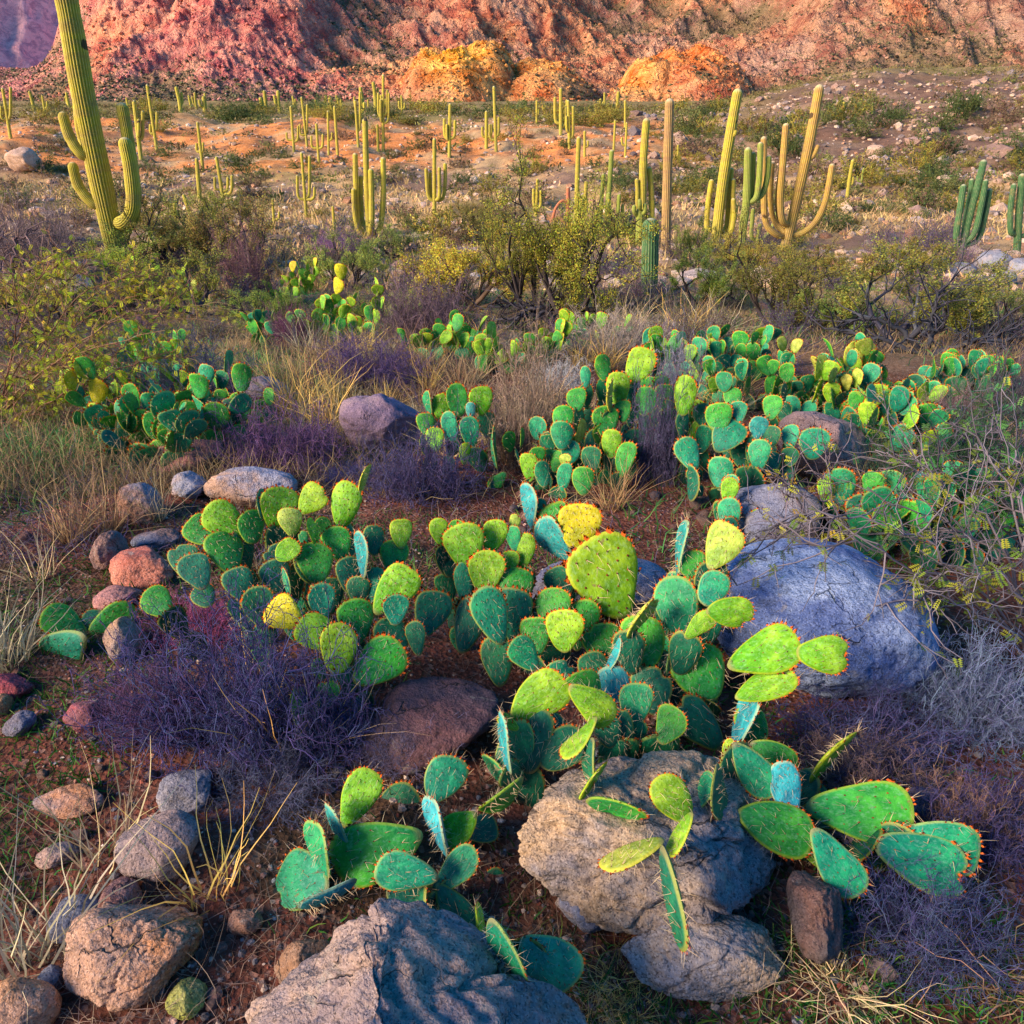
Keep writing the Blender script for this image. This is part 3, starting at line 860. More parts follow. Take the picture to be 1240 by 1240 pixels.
SAG = []
def saguaro(label, trunk, w, arms, col, group='saguaros', ribs=15, Y=None, taper=.85, name='saguaro', sinkpx=3, foot=1.0):
    """trunk: pixels from the foot up; arms: (pixels from the joint out, width px, nearer/farther in trunk widths)"""
    b = at(*trunk[0]) if Y is None else P3(*trunk[0], Y)
    Y = b[1]; base = np.array([b[0], Y, float(H(b[0], Y))])
    root = empty(name, base, label, 'cactus', group)
    k = ppm(base)
    def pts(px, dy): 
        out = []
        for i, (x, y) in enumerate(px):
            p = P3(x, y, Y + dy * min(1, i / 1.0)); out.append(p)
        return np.array(out)
    tp = pts(trunk, 0); tp[0, 2] -= sinkpx / k
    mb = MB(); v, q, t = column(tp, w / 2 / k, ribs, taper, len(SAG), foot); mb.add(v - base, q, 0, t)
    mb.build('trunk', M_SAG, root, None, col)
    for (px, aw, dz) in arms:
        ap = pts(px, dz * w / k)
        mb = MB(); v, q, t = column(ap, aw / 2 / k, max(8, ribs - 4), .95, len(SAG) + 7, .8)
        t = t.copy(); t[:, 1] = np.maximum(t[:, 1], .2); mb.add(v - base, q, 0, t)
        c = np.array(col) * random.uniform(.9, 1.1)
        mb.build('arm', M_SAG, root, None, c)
    SAG.append(root)
    return root

# ------------------------------------------------------------------ shrubs, grass, small trees
def curve_batch(P0, D, L, S, r, wander=.35, droop=0.0):
    """K wandering twigs from P0 along D, length L, S points"""
    K = len(P0); C = np.zeros((K, S, 3)); C[:, 0] = P0; d = unit(D)
    for i in range(1, S):
        d = unit(d + r.normal(size=(K, 3)) * wander + np.array([0, 0, -droop]))
        C[:, i] = C[:, i - 1] + d * (L / (S - 1))[:, None]
    return C
def brush_mesh(name, seed, stems=70, kids=7, grand=3, h=1.0, spread=1.0, rad=.006, wander=.35, droop=.02, leaf=0, leaf_size=.03, start_h=0.0, flat=1.0):
    """a wiry shrub of unit half width: stems > branches > twigs (> leaflets)"""
    r = np.random.default_rng(seed); mb = MB()
    ph = r.uniform(0, 2 * np.pi, stems); el = np.arccos(r.uniform(0.05, 1, stems) ** .8)
    D = np.stack([np.cos(ph) * np.sin(el) * spread, np.sin(ph) * np.sin(el) * spread * flat, np.cos(el) * h], -1)
    P0 = np.stack([np.cos(ph), np.sin(ph), 0 * ph], -1) * (r.uniform(0, .25, stems) * spread)[:, None]
    L = np.linalg.norm(D, axis=1) * r.uniform(.6, 1.0, stems)
    C1 = curve_batch(P0, D, L, 7, r, wander * .6, droop)
    lv = [(C1, rad * 1.6, L)]
    C = C1; LL = L
    for cnt, fr, rd in ((kids, .5, 1.0), (grand, .45, .7)):
        K, S, _ = C.shape
        j = np.repeat(np.arange(K), cnt); t = r.uniform(.25, .98, len(j)) * (S - 1); i0 = np.minimum(t.astype(int), S - 2); fr_ = (t - i0)[:, None]
        P = C[j, i0] * (1 - fr_) + C[j, i0 + 1] * fr_; T = unit(C[j, i0 + 1] - C[j, i0])
        D = T + r.normal(size=(len(j), 3)) * .75 + np.array([0, 0, .15])
        Ln = LL[j] * fr * r.uniform(.4, 1.0, len(j))
        C = curve_batch(P, D, Ln, 5, r, wander, droop); LL = Ln
        lv.append((C, rad * rd, Ln))
    hs = np.percentile(C[..., 2], 97); ws = np.percentile(np.hypot(C[..., 0], C[..., 1]), 95); nrm = np.array([1 / ws, 1 / ws, 1 / hs])
    for C_, rd, _ in lv:
        K, S, _ = C_.shape
        C_ *= nrm
        C_[..., 2] = np.maximum(C_[..., 2], .005)
        R = np.broadcast_to(np.linspace(1, .35, S)[None], (K, S)) * rd
        v, f = tubes(C_, R, 3)
        tone = np.repeat(r.uniform(0, 1, (K, 3)), S * 3, 0); mb.add(v, f, 0, tone)
    lf = None
    if leaf:
        K, S, _ = C.shape
        j = r.integers(0, K, leaf); t = r.uniform(.2, 1, leaf) * (S - 1); i0 = np.minimum(t.astype(int), S - 2); fr_ = (t - i0)[:, None]
        P = C[j, i0] * (1 - fr_) + C[j, i0 + 1] * fr_ + r.normal(size=(leaf, 3)) * .02
        v, f = leaves(P, leaf_size, r)
        clump_tone = .5 + .5 * fbm(P * 3.0 + seed, 2); 
        tone = np.stack([np.clip(clump_tone + r.normal(size=leaf) * .22, 0, 1), r.uniform(0, 1, leaf), r.uniform(0, 1, leaf)], -1)
        lf = MB(); lf.add(v, f, 0, np.repeat(tone, 4, 0), smooth=False)
    return mb.mesh(name, [M_TWIG]), (lf.mesh('foliage', [M_LEAF]) if lf else None)

def grass_mesh(name, seed, blades=70, h=1.0, lean=.45, w=.008, curl=.25, S=6):
    r = np.random.default_rng(seed); mb = MB()
    ph = r.uniform(0, 2 * np.pi, blades)
    P0 = np.stack([np.cos(ph), np.sin(ph), 0 * ph], -1) * (.16 * np.sqrt(r.uniform(0, 1, blades)))[:, None]
    D = np.stack([np.cos(ph) * lean, np.sin(ph) * lean, np.ones(blades)], -1) + r.normal(size=(blades, 3)) * .22
    L = h * r.uniform(.45, 1.15, blades)
    C = curve_batch(P0, D, L, S, r, .10 + curl * .3, curl * .25)
    C[..., 2] = np.maximum(C[..., 2], .004)
    W = np.broadcast_to(np.linspace(1, .15, S)[None], (blades, S)) * w * r.uniform(.5, 1.3, (blades, 1))
    side = unit(np.cross(D, r.normal(size=(blades, 3))))
    v, f = ribbons(C, W, side)
    mb.add(v, f, 0, np.repeat(r.uniform(0, 1, (blades, 3)), S * 2, 0))
    return mb.mesh(name, [M_STRAW])

def small_tree_mesh(seed, trunks=5, depth=5, leaf=9000, leaf_size=.035, rad=.045, wide=.9, up=.7, leafy_from=3, split=3, wander=.22):
    """desert tree of unit height: several dark trunks forking from the ground, fine twigs, a loose crown"""
    r = np.random.default_rng(seed); mb = MB(); store = []
    ph = np.linspace(0, 2 * np.pi, trunks, endpoint=False) + r.uniform(-.5, .5, trunks)
    D = np.stack([np.cos(ph) * wide, np.sin(ph) * wide, np.full(trunks, up)], -1) + r.normal(size=(trunks, 3)) * .15
    P = np.stack([np.cos(ph), np.sin(ph), 0 * ph], -1) * .03
    L = r.uniform(.30, .46, trunks); Rd = np.full(trunks, rad); tips = []
    for dpt in range(depth):
        K = len(P); S = 6
        C = curve_batch(P, D, L, S, r, wander, -.02)
        C[..., 2] = np.maximum(C[..., 2], -.01)
        R = Rd[:, None] * np.linspace(1, .62, S)[None]
        store.append((C, R, 6 if dpt < 2 else 3))
        if dpt >= leafy_from: tips.append(C)
        j = np.repeat(np.arange(K), split); t = np.where(np.arange(len(j)) % split == 0, 1.0, r.uniform(.35, .95, len(j))) * (S - 1); i0 = np.minimum(t.astype(int), S - 2); fr = (t - i0)[:, None]
        P = C[j, i0] * (1 - fr) + C[j, i0 + 1] * fr; T = unit(C[j, i0 + 1] - C[j, i0])
        D = T + r.normal(size=(len(j), 3)) * .55 + np.array([0, 0, .18]); L = L[j] * r.uniform(.5, .85, len(j)); Rd = np.maximum(Rd[j] * .52, .0022)
    C = np.concatenate(tips); K, S, _ = C.shape
    nrm = np.array([.5 / np.percentile(np.abs(C[..., 0]), 96), .5 / np.percentile(np.abs(C[..., 1]), 96), 1 / np.percentile(C[..., 2], 97)])
    for c_, R, sd_ in store:
        v, f = tubes(c_ * nrm, R, sd_); mb.add(v, f, 0, np.repeat(r.uniform(0, 1, (len(c_), 3)), 6 * sd_, 0))
    C = C * nrm
    j = r.integers(0, K, leaf); t = r.uniform(0, 1, leaf) * (S - 1); i0 = np.minimum(t.astype(int), S - 2); fr = (t - i0)[:, None]
    Pl = C[j, i0] * (1 - fr) + C[j, i0 + 1] * fr + r.normal(size=(leaf, 3)) * .016
    v, f = leaves(Pl, leaf_size, r)
    ct = .5 + .6 * fbm(Pl * 3.5 + seed, 2)
    lf = MB(); lf.add(v, f, 0, np.repeat(np.stack([np.clip(ct + r.normal(size=leaf) * .2, 0, 1), r.uniform(0, 1, leaf), 0 * ct], -1), 4, 0), smooth=False)
    return mb.mesh('branches', [M_TWIG]), lf.mesh('foliage', [M_LEAF])

def plant(name, label, cat, meshes, p, sx, sy, sz, leafcol, twigcol, group=None, rz=None):
    """a shrub or tree: an Empty at its foot over its branches and its foliage"""
    base = (p[0], p[1], float(H(p[0], p[1])) - .01)
    tw, lf = meshes
    rz = random.uniform(0, 6.28) if rz is None else rz
    if lf is None:
        o = obj(name, tw, None, base, twigcol); o.scale = (sx, sy, sz); o.rotation_euler = (0, 0, rz)
        return tag(o, label, cat, group)
    root = empty(name, base, label, cat, group)
    root.rotation_euler = (0, 0, rz); root.scale = (sx, sy, sz)
    obj('branches', tw, root, None, twigcol); obj('foliage', lf, root, None, leafcol)
    return root
# ------------------------------------------------------------------ the prickly pears of the foreground
GP = 'prickly pears in the foreground'
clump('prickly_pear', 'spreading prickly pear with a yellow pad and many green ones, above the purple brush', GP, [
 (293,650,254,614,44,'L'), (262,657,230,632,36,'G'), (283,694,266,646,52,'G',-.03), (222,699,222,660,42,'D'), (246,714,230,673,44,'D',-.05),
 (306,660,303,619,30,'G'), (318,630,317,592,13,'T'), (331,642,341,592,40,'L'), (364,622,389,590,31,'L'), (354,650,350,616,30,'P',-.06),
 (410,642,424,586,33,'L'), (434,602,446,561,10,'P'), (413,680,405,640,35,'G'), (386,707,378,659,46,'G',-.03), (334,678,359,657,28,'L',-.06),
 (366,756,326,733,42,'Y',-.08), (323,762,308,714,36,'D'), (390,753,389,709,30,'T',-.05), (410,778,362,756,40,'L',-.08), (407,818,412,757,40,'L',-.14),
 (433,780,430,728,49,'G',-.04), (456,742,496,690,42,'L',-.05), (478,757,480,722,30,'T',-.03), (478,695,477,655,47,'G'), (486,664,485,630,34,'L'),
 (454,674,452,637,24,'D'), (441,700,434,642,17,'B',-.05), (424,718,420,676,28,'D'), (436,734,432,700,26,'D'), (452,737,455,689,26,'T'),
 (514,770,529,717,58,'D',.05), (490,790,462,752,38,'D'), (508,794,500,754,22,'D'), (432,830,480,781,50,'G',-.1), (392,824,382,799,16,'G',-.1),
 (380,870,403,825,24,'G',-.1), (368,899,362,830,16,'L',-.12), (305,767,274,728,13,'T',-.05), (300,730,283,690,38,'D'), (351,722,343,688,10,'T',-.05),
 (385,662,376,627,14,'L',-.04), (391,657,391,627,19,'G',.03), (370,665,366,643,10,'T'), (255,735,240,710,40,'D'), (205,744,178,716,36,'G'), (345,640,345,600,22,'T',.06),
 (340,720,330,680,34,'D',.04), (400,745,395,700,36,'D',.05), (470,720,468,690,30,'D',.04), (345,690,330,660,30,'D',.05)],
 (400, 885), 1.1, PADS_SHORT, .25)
clump('prickly_pear', 'low prickly pear of three broad pads among pinkish rocks at left', GP, [
 (104,768,54,742,36,'G'), (104,770,62,799,48,'T',-.04), (108,770,160,736,34,'G'), (140,760,100,748,26,'D',.04)], (105, 800), .35, PADS_SHORT, .3)
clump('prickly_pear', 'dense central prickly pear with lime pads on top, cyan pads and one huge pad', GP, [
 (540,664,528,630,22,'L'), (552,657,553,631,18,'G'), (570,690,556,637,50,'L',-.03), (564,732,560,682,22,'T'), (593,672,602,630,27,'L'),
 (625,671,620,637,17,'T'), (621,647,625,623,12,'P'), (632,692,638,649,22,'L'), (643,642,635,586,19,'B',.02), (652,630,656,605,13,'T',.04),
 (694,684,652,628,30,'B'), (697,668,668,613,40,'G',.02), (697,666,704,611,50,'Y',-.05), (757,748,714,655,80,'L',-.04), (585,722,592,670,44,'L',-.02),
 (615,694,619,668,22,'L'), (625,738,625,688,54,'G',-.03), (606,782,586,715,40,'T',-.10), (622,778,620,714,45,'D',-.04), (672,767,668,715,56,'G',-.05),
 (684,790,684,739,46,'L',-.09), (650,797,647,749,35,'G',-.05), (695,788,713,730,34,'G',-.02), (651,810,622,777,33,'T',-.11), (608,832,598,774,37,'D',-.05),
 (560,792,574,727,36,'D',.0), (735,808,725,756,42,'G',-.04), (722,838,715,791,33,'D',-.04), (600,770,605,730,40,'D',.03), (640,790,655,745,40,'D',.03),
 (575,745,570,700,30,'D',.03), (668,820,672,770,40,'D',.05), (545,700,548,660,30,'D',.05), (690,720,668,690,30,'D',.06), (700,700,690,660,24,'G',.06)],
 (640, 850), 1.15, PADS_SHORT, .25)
clump('prickly_pear', 'prickly pear right of centre with pale yellow pads leaning over the bluish boulder', GP, [
 (757,772,793,720,15,'P',-.10), (735,814,753,774,13,'B',-.12), (752,878,737,812,38,'B',-.12), (785,813,775,748,49,'G',-.02), (826,770,814,704,64,'T',-.06),
 (830,773,861,744,22,'L',-.1), (850,732,873,697,40,'T',-.15), (845,707,835,670,33,'G'), (860,688,886,638,42,'P',-.14), (819,702,828,629,11,'B'),
 (855,738,909,744,36,'L',-.20), (862,853,836,783,74,'G',-.04), (790,867,788,811,47,'D'), (808,824,818,768,16,'T'), (884,808,962,776,52,'L',-.22),
 (964,790,1028,795,42,'L',-.26), (889,846,960,817,34,'L',-.20), (885,914,911,838,24,'B',-.16), (875,907,822,849,44,'D',-.05), (845,880,850,830,40,'D',.05), (800,840,800,790,40,'D',.05), (865,760,860,725,30,'T',.03), (838,740,832,700,34,'D',.05)],
 (810, 905), 1.05, PADS_LONG, .4)
clump('prickly_pear', 'prickly pear with an arched lime pad and narrow pads hanging over the cracked grey boulder', GP, [
 (618,868,682,824,48,'L',-.02), (640,938,640,860,54,'D'), (615,938,603,862,15,'B',-.04), (628,884,603,866,14,'L',-.03), (690,832,740,870,38,'L',-.06,'n'),
 (680,847,678,802,38,'T',.05), (725,872,680,914,22,'L',-.05,'n'), (715,893,712,950,17,'D',-.05,'n'), (697,979,733,921,10,'L',-.07,'n'), (710,964,786,992,28,'G',-.06,'n'),
 (634,945,584,986,22,'G',-.03), (836,992,798,947,44,'L',-.10,'n'), (838,985,806,1034,22,'L',-.10,'n'), (803,1017,726,1046,30,'P',-.11,'n'), (803,1028,821,1146,28,'D',-.11,'n'),
 (690,910,650,870,44,'D',.04), (760,900,740,860,40,'D',.06), (840,985,860,935,20,'T',-.05,'n'), (655,930,700,890,46,'D',.02), (600,930,640,890,40,'D',.05), (720,860,700,815,40,'G',.05), (770,880,770,830,44,'T',.06), (800,900,820,860,40,'G',.06), (745,905,730,870,34,'D',.05)],
 (700, 1190), .62, PADS_LONG, .35)
clump('prickly_pear', 'low long spined prickly pear in front, spilling down behind the huge bottom boulder', GP, [
 (415,1000,449,937,41,'L',-.02,'n'), (424,1036,392,975,14,'B',-.04,'n'), (510,1012,408,1046,68,'G'), (400,1072,340,1062,82,'T',-.03), (432,1068,366,1104,20,'B',-.05,'n'),
 (396,1068,376,994,21,'T',-.07,'n'), (521,972,550,920,56,'T'), (541,1043,517,965,17,'B',-.05,'n'), (576,985,538,1018,44,'L'), (530,1062,460,1050,42,'T',-.06,'n'),
 (526,1080,573,1032,34,'T',-.04), (508,1092,556,1150,24,'D'), (528,1070,580,1147,40,'D',.03), (583,1170,580,1093,14,'L',-.14,'n'), (595,1112,631,1194,37,'T',-.13,'n'),
 (630,1138,692,1187,60,'T',-.10), (470,1075,520,1110,40,'D'), (560,1010,600,1000,34,'D',.05), (450,1000,500,960,44,'D',.08), (575,1090,610,1060,30,'D',.05)],
 (520, 1215), .42, PADS_LONG, .5)
clump('prickly_pear', 'prickly pear of large flat blue green pads lying right of the cracked grey boulder', GP, [
 (976,976,1097,986,64,'G'), (883,964,942,966,28,'D',.02), (890,982,980,1016,54,'G',-.02), (970,985,1016,992,24,'D',.02), (984,1002,1034,1078,44,'T',-.05),
 (966,1022,1003,1046,20,'L'), (1030,1030,1056,1040,30,'G',.03), (1094,1008,1184,1034,56,'T',-.02), (1056,1020,1168,1062,60,'T',-.0), (888,900,934,960,42,'T',-.04),
 (910,900,962,930,36,'G',.0), (979,945,1035,884,16,'L',-.02), (957,989,947,926,37,'B',-.08), (866,925,873,992,21,'D',-.06), (900,950,920,1000,40,'D',.05), (945,985,1000,960,44,'D',.06), (1030,990,1090,1020,48,'D',.05), (925,900,900,860,36,'G',.03), (880,930,890,895,20,'L',-.03)],
 (1000, 1118), .5, PADS_LONG, .4)

# ------------------------------------------------------------------ prickly pears of the middle ground
GM = 'prickly pears of the middle ground'
clump('prickly_pear', 'lime and teal prickly pear rising behind the small dark violet shrub', GM, [
 (521,505,516,472,11,'T'), (537,512,538,477,27,'L'), (555,505,552,467,26,'G'), (584,504,581,469,30,'L'), (517,528,515,501,21,'G'), (528,547,526,519,26,'L'),
 (550,536,541,501,19,'T'), (570,508,570,488,12,'B'), (572,544,566,505,22,'T'), (562,564,563,537,13,'L'), (600,568,597,516,9,'T'), (612,572,594,592,16,'G'),
 (545,540,548,505,24,'D',.1), (565,545,560,515,24,'D',.1), (590,530,588,500,22,'D',.1), (598,606,600,575,12,'D')], (560, 590), 1.3, PADS_MID, .5)
clump('prickly_pear', 'tall prickly pear topped by a big lime pad, dry stalks in front', GM, [
 (682,524,682,493,33,'G'), (681,545,680,512,29,'T',-.05), (700,499,697,471,26,'G'), (698,540,707,507,12,'P'), (735,532,732,493,34,'G'), (782,504,782,471,33,'G'),
 (764,465,782,424,35,'L'), (748,490,748,453,28,'L'), (737,500,740,459,9,'P',-.05), (755,512,753,486,24,'G'), (738,555,742,522,24,'L'), (752,579,761,537,22,'G'),
 (642,584,640,550,21,'L'), (684,566,685,550,13,'P',-.05), (681,597,685,562,17,'T',-.05), (705,600,707,567,29,'G',-.08), (716,573,716,542,28,'D'), (690,564,691,534,26,'T'),
 (733,461,728,431,20,'G'), (709,470,709,445,13,'T'), (660,590,655,560,20,'T'), (720,560,725,520,30,'D',.1), (765,560,770,520,26,'D',.1), (670,560,665,525,26,'D',.1)],
 (700, 612), 1.3, PADS_MID, .6)
clump('prickly_pear', 'large teal prickly pear with broad shaded pads left of the pinkish boulder', GM, [
 (826,504,832,458,26,'L'), (870,524,870,489,31,'G'), (866,547,893,511,40,'T'), (887,495,887,470,28,'G'), (877,476,877,451,23,'T'), (934,509,936,480,26,'G'), (895,512,894,487,23,'T'),
 (914,532,922,506,22,'B'), (934,542,934,516,23,'D'), (918,572,920,534,25,'T',-.06), (930,578,930,546,34,'D'), (957,542,957,516,26,'T'), (984,558,987,519,34,'T'), (957,566,957,543,25,'D'),
 (842,570,826,531,26,'T',-.06), (838,607,838,563,18,'D',-.06), (872,594,873,555,32,'T',-.1), (880,610,886,577,20,'T',-.12), (900,570,900,530,36,'D',.1), (855,520,850,490,24,'D',.1), (905,600,905,565,30,'D',.05), (950,590,950,560,34,'D',.05)],
 (890, 618), 1.3, PADS_MID, .6)
clump('prickly_pear', 'two dim upright pads standing in front of the flat bluish rock at right', GM, [
 (882,647,884,605,26,'T'), (880,610,886,580,19,'L',.02), (890,660,875,630,26,'D')], (880, 668), 1.2, PADS_SHORT, .5)
clump('prickly_pear', 'row of dim blue green pads behind the thorny twigs at the right edge', GM, [
 (1018,617,1016,570,46,'T'), (1000,612,1000,580,18,'L'), (1078,617,1078,572,32,'T'), (1115,614,1118,570,16,'B'), (1154,588,1155,559,29,'T'), (1192,597,1192,566,23,'T'), (1220,600,1222,572,30,'G'),
 (1045,640,1040,600,34,'D'), (1095,640,1095,600,34,'D'), (1140,630,1138,590,34,'D'), (1180,640,1182,605,34,'D'), (1225,640,1225,605,34,'D'), (1172,702,1172,662,44,'D',-.1), (1060,655,1060,620,34,'D')],
 (1110, 668), 1.1, PADS_SHORT, .6)
clump('prickly_pear', 'few dark pads tucked between the flat bluish rock and the big bluish boulder', GM, [
 (918,652,918,618,30,'G'), (940,656,945,628,26,'D'), (968,652,970,622,30,'D')], (930, 668), 1.0, PADS_SHORT, .4)
def grow(label, box, fy, n, cols, size=.14, depth=.5):
    return grown_clump('prickly_pear', label, GM, box, fy, min(96, int(n * 1.55)), cols, size, PADS_MID, depth=depth)
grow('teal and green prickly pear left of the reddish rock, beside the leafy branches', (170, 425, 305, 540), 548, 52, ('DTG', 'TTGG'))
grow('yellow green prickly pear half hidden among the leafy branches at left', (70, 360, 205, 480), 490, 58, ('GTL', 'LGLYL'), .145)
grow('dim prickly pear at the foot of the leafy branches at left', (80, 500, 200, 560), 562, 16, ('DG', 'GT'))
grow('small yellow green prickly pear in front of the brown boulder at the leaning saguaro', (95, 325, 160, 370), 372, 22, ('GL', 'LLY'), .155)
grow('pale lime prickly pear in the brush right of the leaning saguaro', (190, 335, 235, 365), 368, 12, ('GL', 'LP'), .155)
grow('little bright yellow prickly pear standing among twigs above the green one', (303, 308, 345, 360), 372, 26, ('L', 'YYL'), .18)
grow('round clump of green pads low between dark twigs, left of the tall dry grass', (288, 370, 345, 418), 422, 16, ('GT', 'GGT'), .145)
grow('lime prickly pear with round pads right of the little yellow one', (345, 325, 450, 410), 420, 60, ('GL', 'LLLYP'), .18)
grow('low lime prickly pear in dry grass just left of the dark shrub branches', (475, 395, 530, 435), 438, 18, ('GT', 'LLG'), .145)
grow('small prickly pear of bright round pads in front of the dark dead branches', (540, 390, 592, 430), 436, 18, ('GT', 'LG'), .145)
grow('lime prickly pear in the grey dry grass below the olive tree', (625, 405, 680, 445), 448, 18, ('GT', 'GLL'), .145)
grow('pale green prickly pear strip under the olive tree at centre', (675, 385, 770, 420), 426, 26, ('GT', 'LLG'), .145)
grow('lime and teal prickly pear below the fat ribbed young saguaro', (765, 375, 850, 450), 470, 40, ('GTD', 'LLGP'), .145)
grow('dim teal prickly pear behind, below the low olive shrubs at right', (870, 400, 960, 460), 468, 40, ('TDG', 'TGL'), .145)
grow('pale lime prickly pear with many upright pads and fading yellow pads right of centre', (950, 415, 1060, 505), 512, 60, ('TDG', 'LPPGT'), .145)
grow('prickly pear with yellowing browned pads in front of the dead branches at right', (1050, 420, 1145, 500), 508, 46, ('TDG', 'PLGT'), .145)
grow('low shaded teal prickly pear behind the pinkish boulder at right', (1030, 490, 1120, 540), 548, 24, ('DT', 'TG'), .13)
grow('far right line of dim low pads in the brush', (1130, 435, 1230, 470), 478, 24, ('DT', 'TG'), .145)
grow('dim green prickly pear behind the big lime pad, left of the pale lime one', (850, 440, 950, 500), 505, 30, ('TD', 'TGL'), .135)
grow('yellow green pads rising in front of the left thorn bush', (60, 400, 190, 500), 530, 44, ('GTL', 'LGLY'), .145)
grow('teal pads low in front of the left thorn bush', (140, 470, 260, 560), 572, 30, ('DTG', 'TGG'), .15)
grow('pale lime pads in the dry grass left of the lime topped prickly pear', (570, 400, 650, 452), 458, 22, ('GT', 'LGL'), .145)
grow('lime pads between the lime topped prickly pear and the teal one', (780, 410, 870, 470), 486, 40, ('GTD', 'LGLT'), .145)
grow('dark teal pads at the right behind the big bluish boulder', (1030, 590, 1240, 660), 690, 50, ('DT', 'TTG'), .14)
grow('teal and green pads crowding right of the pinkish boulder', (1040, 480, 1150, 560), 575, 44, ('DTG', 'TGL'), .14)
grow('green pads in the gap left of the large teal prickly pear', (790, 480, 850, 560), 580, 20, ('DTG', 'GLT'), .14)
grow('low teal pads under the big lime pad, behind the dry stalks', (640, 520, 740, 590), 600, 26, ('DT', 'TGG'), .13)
# ------------------------------------------------------------------ boulders read off the photograph
GREY = (.23, .19, .21); BLUE = (.15, .17, .26); OR = (.52, .25, .12); PUR = (.17, .12, .17); RED = (.42, .12, .09); TANR = (.45, .31, .22); DK = (.12, .09, .10)
rock('large cracked grey and tan granite boulder under the hanging narrow pads', (606, 902, 938, 1112), (.23, .20, .215), (.42, .29, .19), 31, sub=6, rough=1.3, blocks=22, aspect=.55, sink=.34, planes=12, extra=(((-.3, -.75, .35), .55), ((.8, -.3, .25), .78), ((0.2, 0, 1), .62)), grow=1.04)
rock('small bluish block wedged at the left foot of the cracked boulder', (678, 1062, 754, 1132), BLUE, TANR, 32, aspect=.9)
rock('long pale rock lying below the cracked boulder near the bottom edge', (752, 1104, 952, 1204), (.30, .27, .29), (.46, .32, .21), 33, sub=6, blocks=9, aspect=.7, roll=-.15)
rock('huge speckled purple grey boulder filling the bottom edge', (312, 1112, 715, 1345), (.25, .19, .20), (.36, .25, .21), 34, sub=6, blocks=7, aspect=.8, sink=.2, planes=3, extra=(((.60, .25, .66), .22), ((-.75, .1, .6), .50)), rough=1.3, grow=1.08)
rock('thin rusty brown slab leaning on the left of the huge bottom boulder', (334, 1134, 402, 1204), (.28, .15, .09), (.16, .13, .12), 35, name='rock', cat='rock', aspect=1.0)
rock('big smooth bluish boulder with a white scar at right', (868, 654, 1108, 832), (.115, .165, .37), (.28, .36, .57), 36, sub=6, aspect=.58, sink=.36, planes=0, rough=.6, grow=1.05)
rock('flat bluish rock behind the big smooth one', (885, 586, 994, 664), (.17, .18, .27), (.22, .20, .24), 37, aspect=.6, planes=6)
rock('rounded pinkish brown boulder half hidden by teal pads at right', (942, 500, 1050, 585), (.38, .24, .22), (.30, .16, .13), 38, aspect=.75, planes=6)
rock('purple grey rock showing behind the big green pad', (648, 676, 812, 752), (.30, .26, .34), (.40, .35, .40), 39, aspect=.6, planes=6)
rock('dark purple boulder under the brush left of the centre cactus', (432, 826, 600, 928), (.075, .05, .075), (.13, .06, .07), 40, aspect=.6, planes=7)
rock('bluish boulder behind the left prickly pear, below the purple brush', (252, 566, 354, 614), (.30, .31, .42), (.46, .28, .20), 41, aspect=.75, planes=7)
rock('small layered bluish rock left of the rounded bluish boulder', (208, 572, 252, 606), (.28, .28, .36), (.45, .25, .18), 42, aspect=.7, name='rock', cat='rock')
rock('bluish brown rock behind the tan dry grass at left', (146, 588, 192, 640), (.24, .23, .30), (.35, .18, .12), 43, aspect=.9, name='rock', cat='rock')
rock('brick red rock left of the spreading prickly pear', (140, 664, 208, 712), RED, (.55, .20, .14), 44, aspect=.8, name='rock', cat='rock')
rock('brown upright stone in the straw behind the red rock', (114, 642, 150, 692), (.25, .14, .12), (.18, .13, .15), 45, aspect=.9, name='rock', cat='rock')
rock('flat pink rock in front of the red one', (116, 708, 168, 742), (.42, .19, .18), (.3, .14, .12), 46, aspect=.55, name='rock', cat='rock')
rock('orange tan rock at the edge of the big purple brush', (128, 750, 172, 802), (.42, .24, .14), (.30, .22, .2), 47, aspect=.8, name='rock', cat='rock')
rock('flat slate blue rock behind the red one', (162, 640, 216, 667), (.14, .16, .24), (.25, .15, .13), 48, aspect=.5, name='rock', cat='rock')
rock('crimson rock at the left edge', (-18, 814, 36, 852), (.36, .06, .09), (.25, .05, .06), 49, aspect=.8, name='rock', cat='rock')
rock('small orange rock at the left edge below the crimson one', (-14, 838, 12, 872), (.42, .20, .09), (.3, .12, .06), 50, aspect=.9, name='rock', cat='rock')
rock('small dark bluish rock right of the orange one at the left edge', (7, 862, 40, 892), (.11, .12, .19), (.18, .14, .16), 51, aspect=.8, name='rock', cat='rock')
rock('crimson rock under the left end of the purple brush', (84, 844, 128, 888), (.32, .06, .08), (.20, .08, .10), 52, aspect=.8, name='rock', cat='rock')
rock('flat half blue half orange rock in the red soil', (46, 948, 128, 988), (.20, .19, .24), (.45, .20, .10), 53, aspect=.55, name='rock', cat='rock')
rock('grey white rock just behind the tan oval one', (190, 934, 262, 986), (.17, .17, .23), (.30, .27, .30), 54, aspect=.7, name='rock', cat='rock')
rock('smooth tan oval rock beside an upright straw tuft', (146, 984, 248, 1064), (.31, .22, .21), (.22, .18, .21), 55, aspect=.85, planes=5, rough=.7)
rock('small tan rock left of the tan oval one', (46, 1020, 92, 1052), (.36, .22, .18), (.25, .2, .2), 56, aspect=.6, name='rock', cat='rock')
rock('angular dark red block above the big orange boulder', (118, 1064, 170, 1118), (.24, .11, .10), (.30, .20, .2), 57, aspect=1.0, name='rock', cat='rock')
rock('slate blue slab left of the dark red block', (58, 1084, 118, 1142), (.12, .14, .21), (.17, .16, .2), 58, aspect=.5, name='rock', cat='rock')
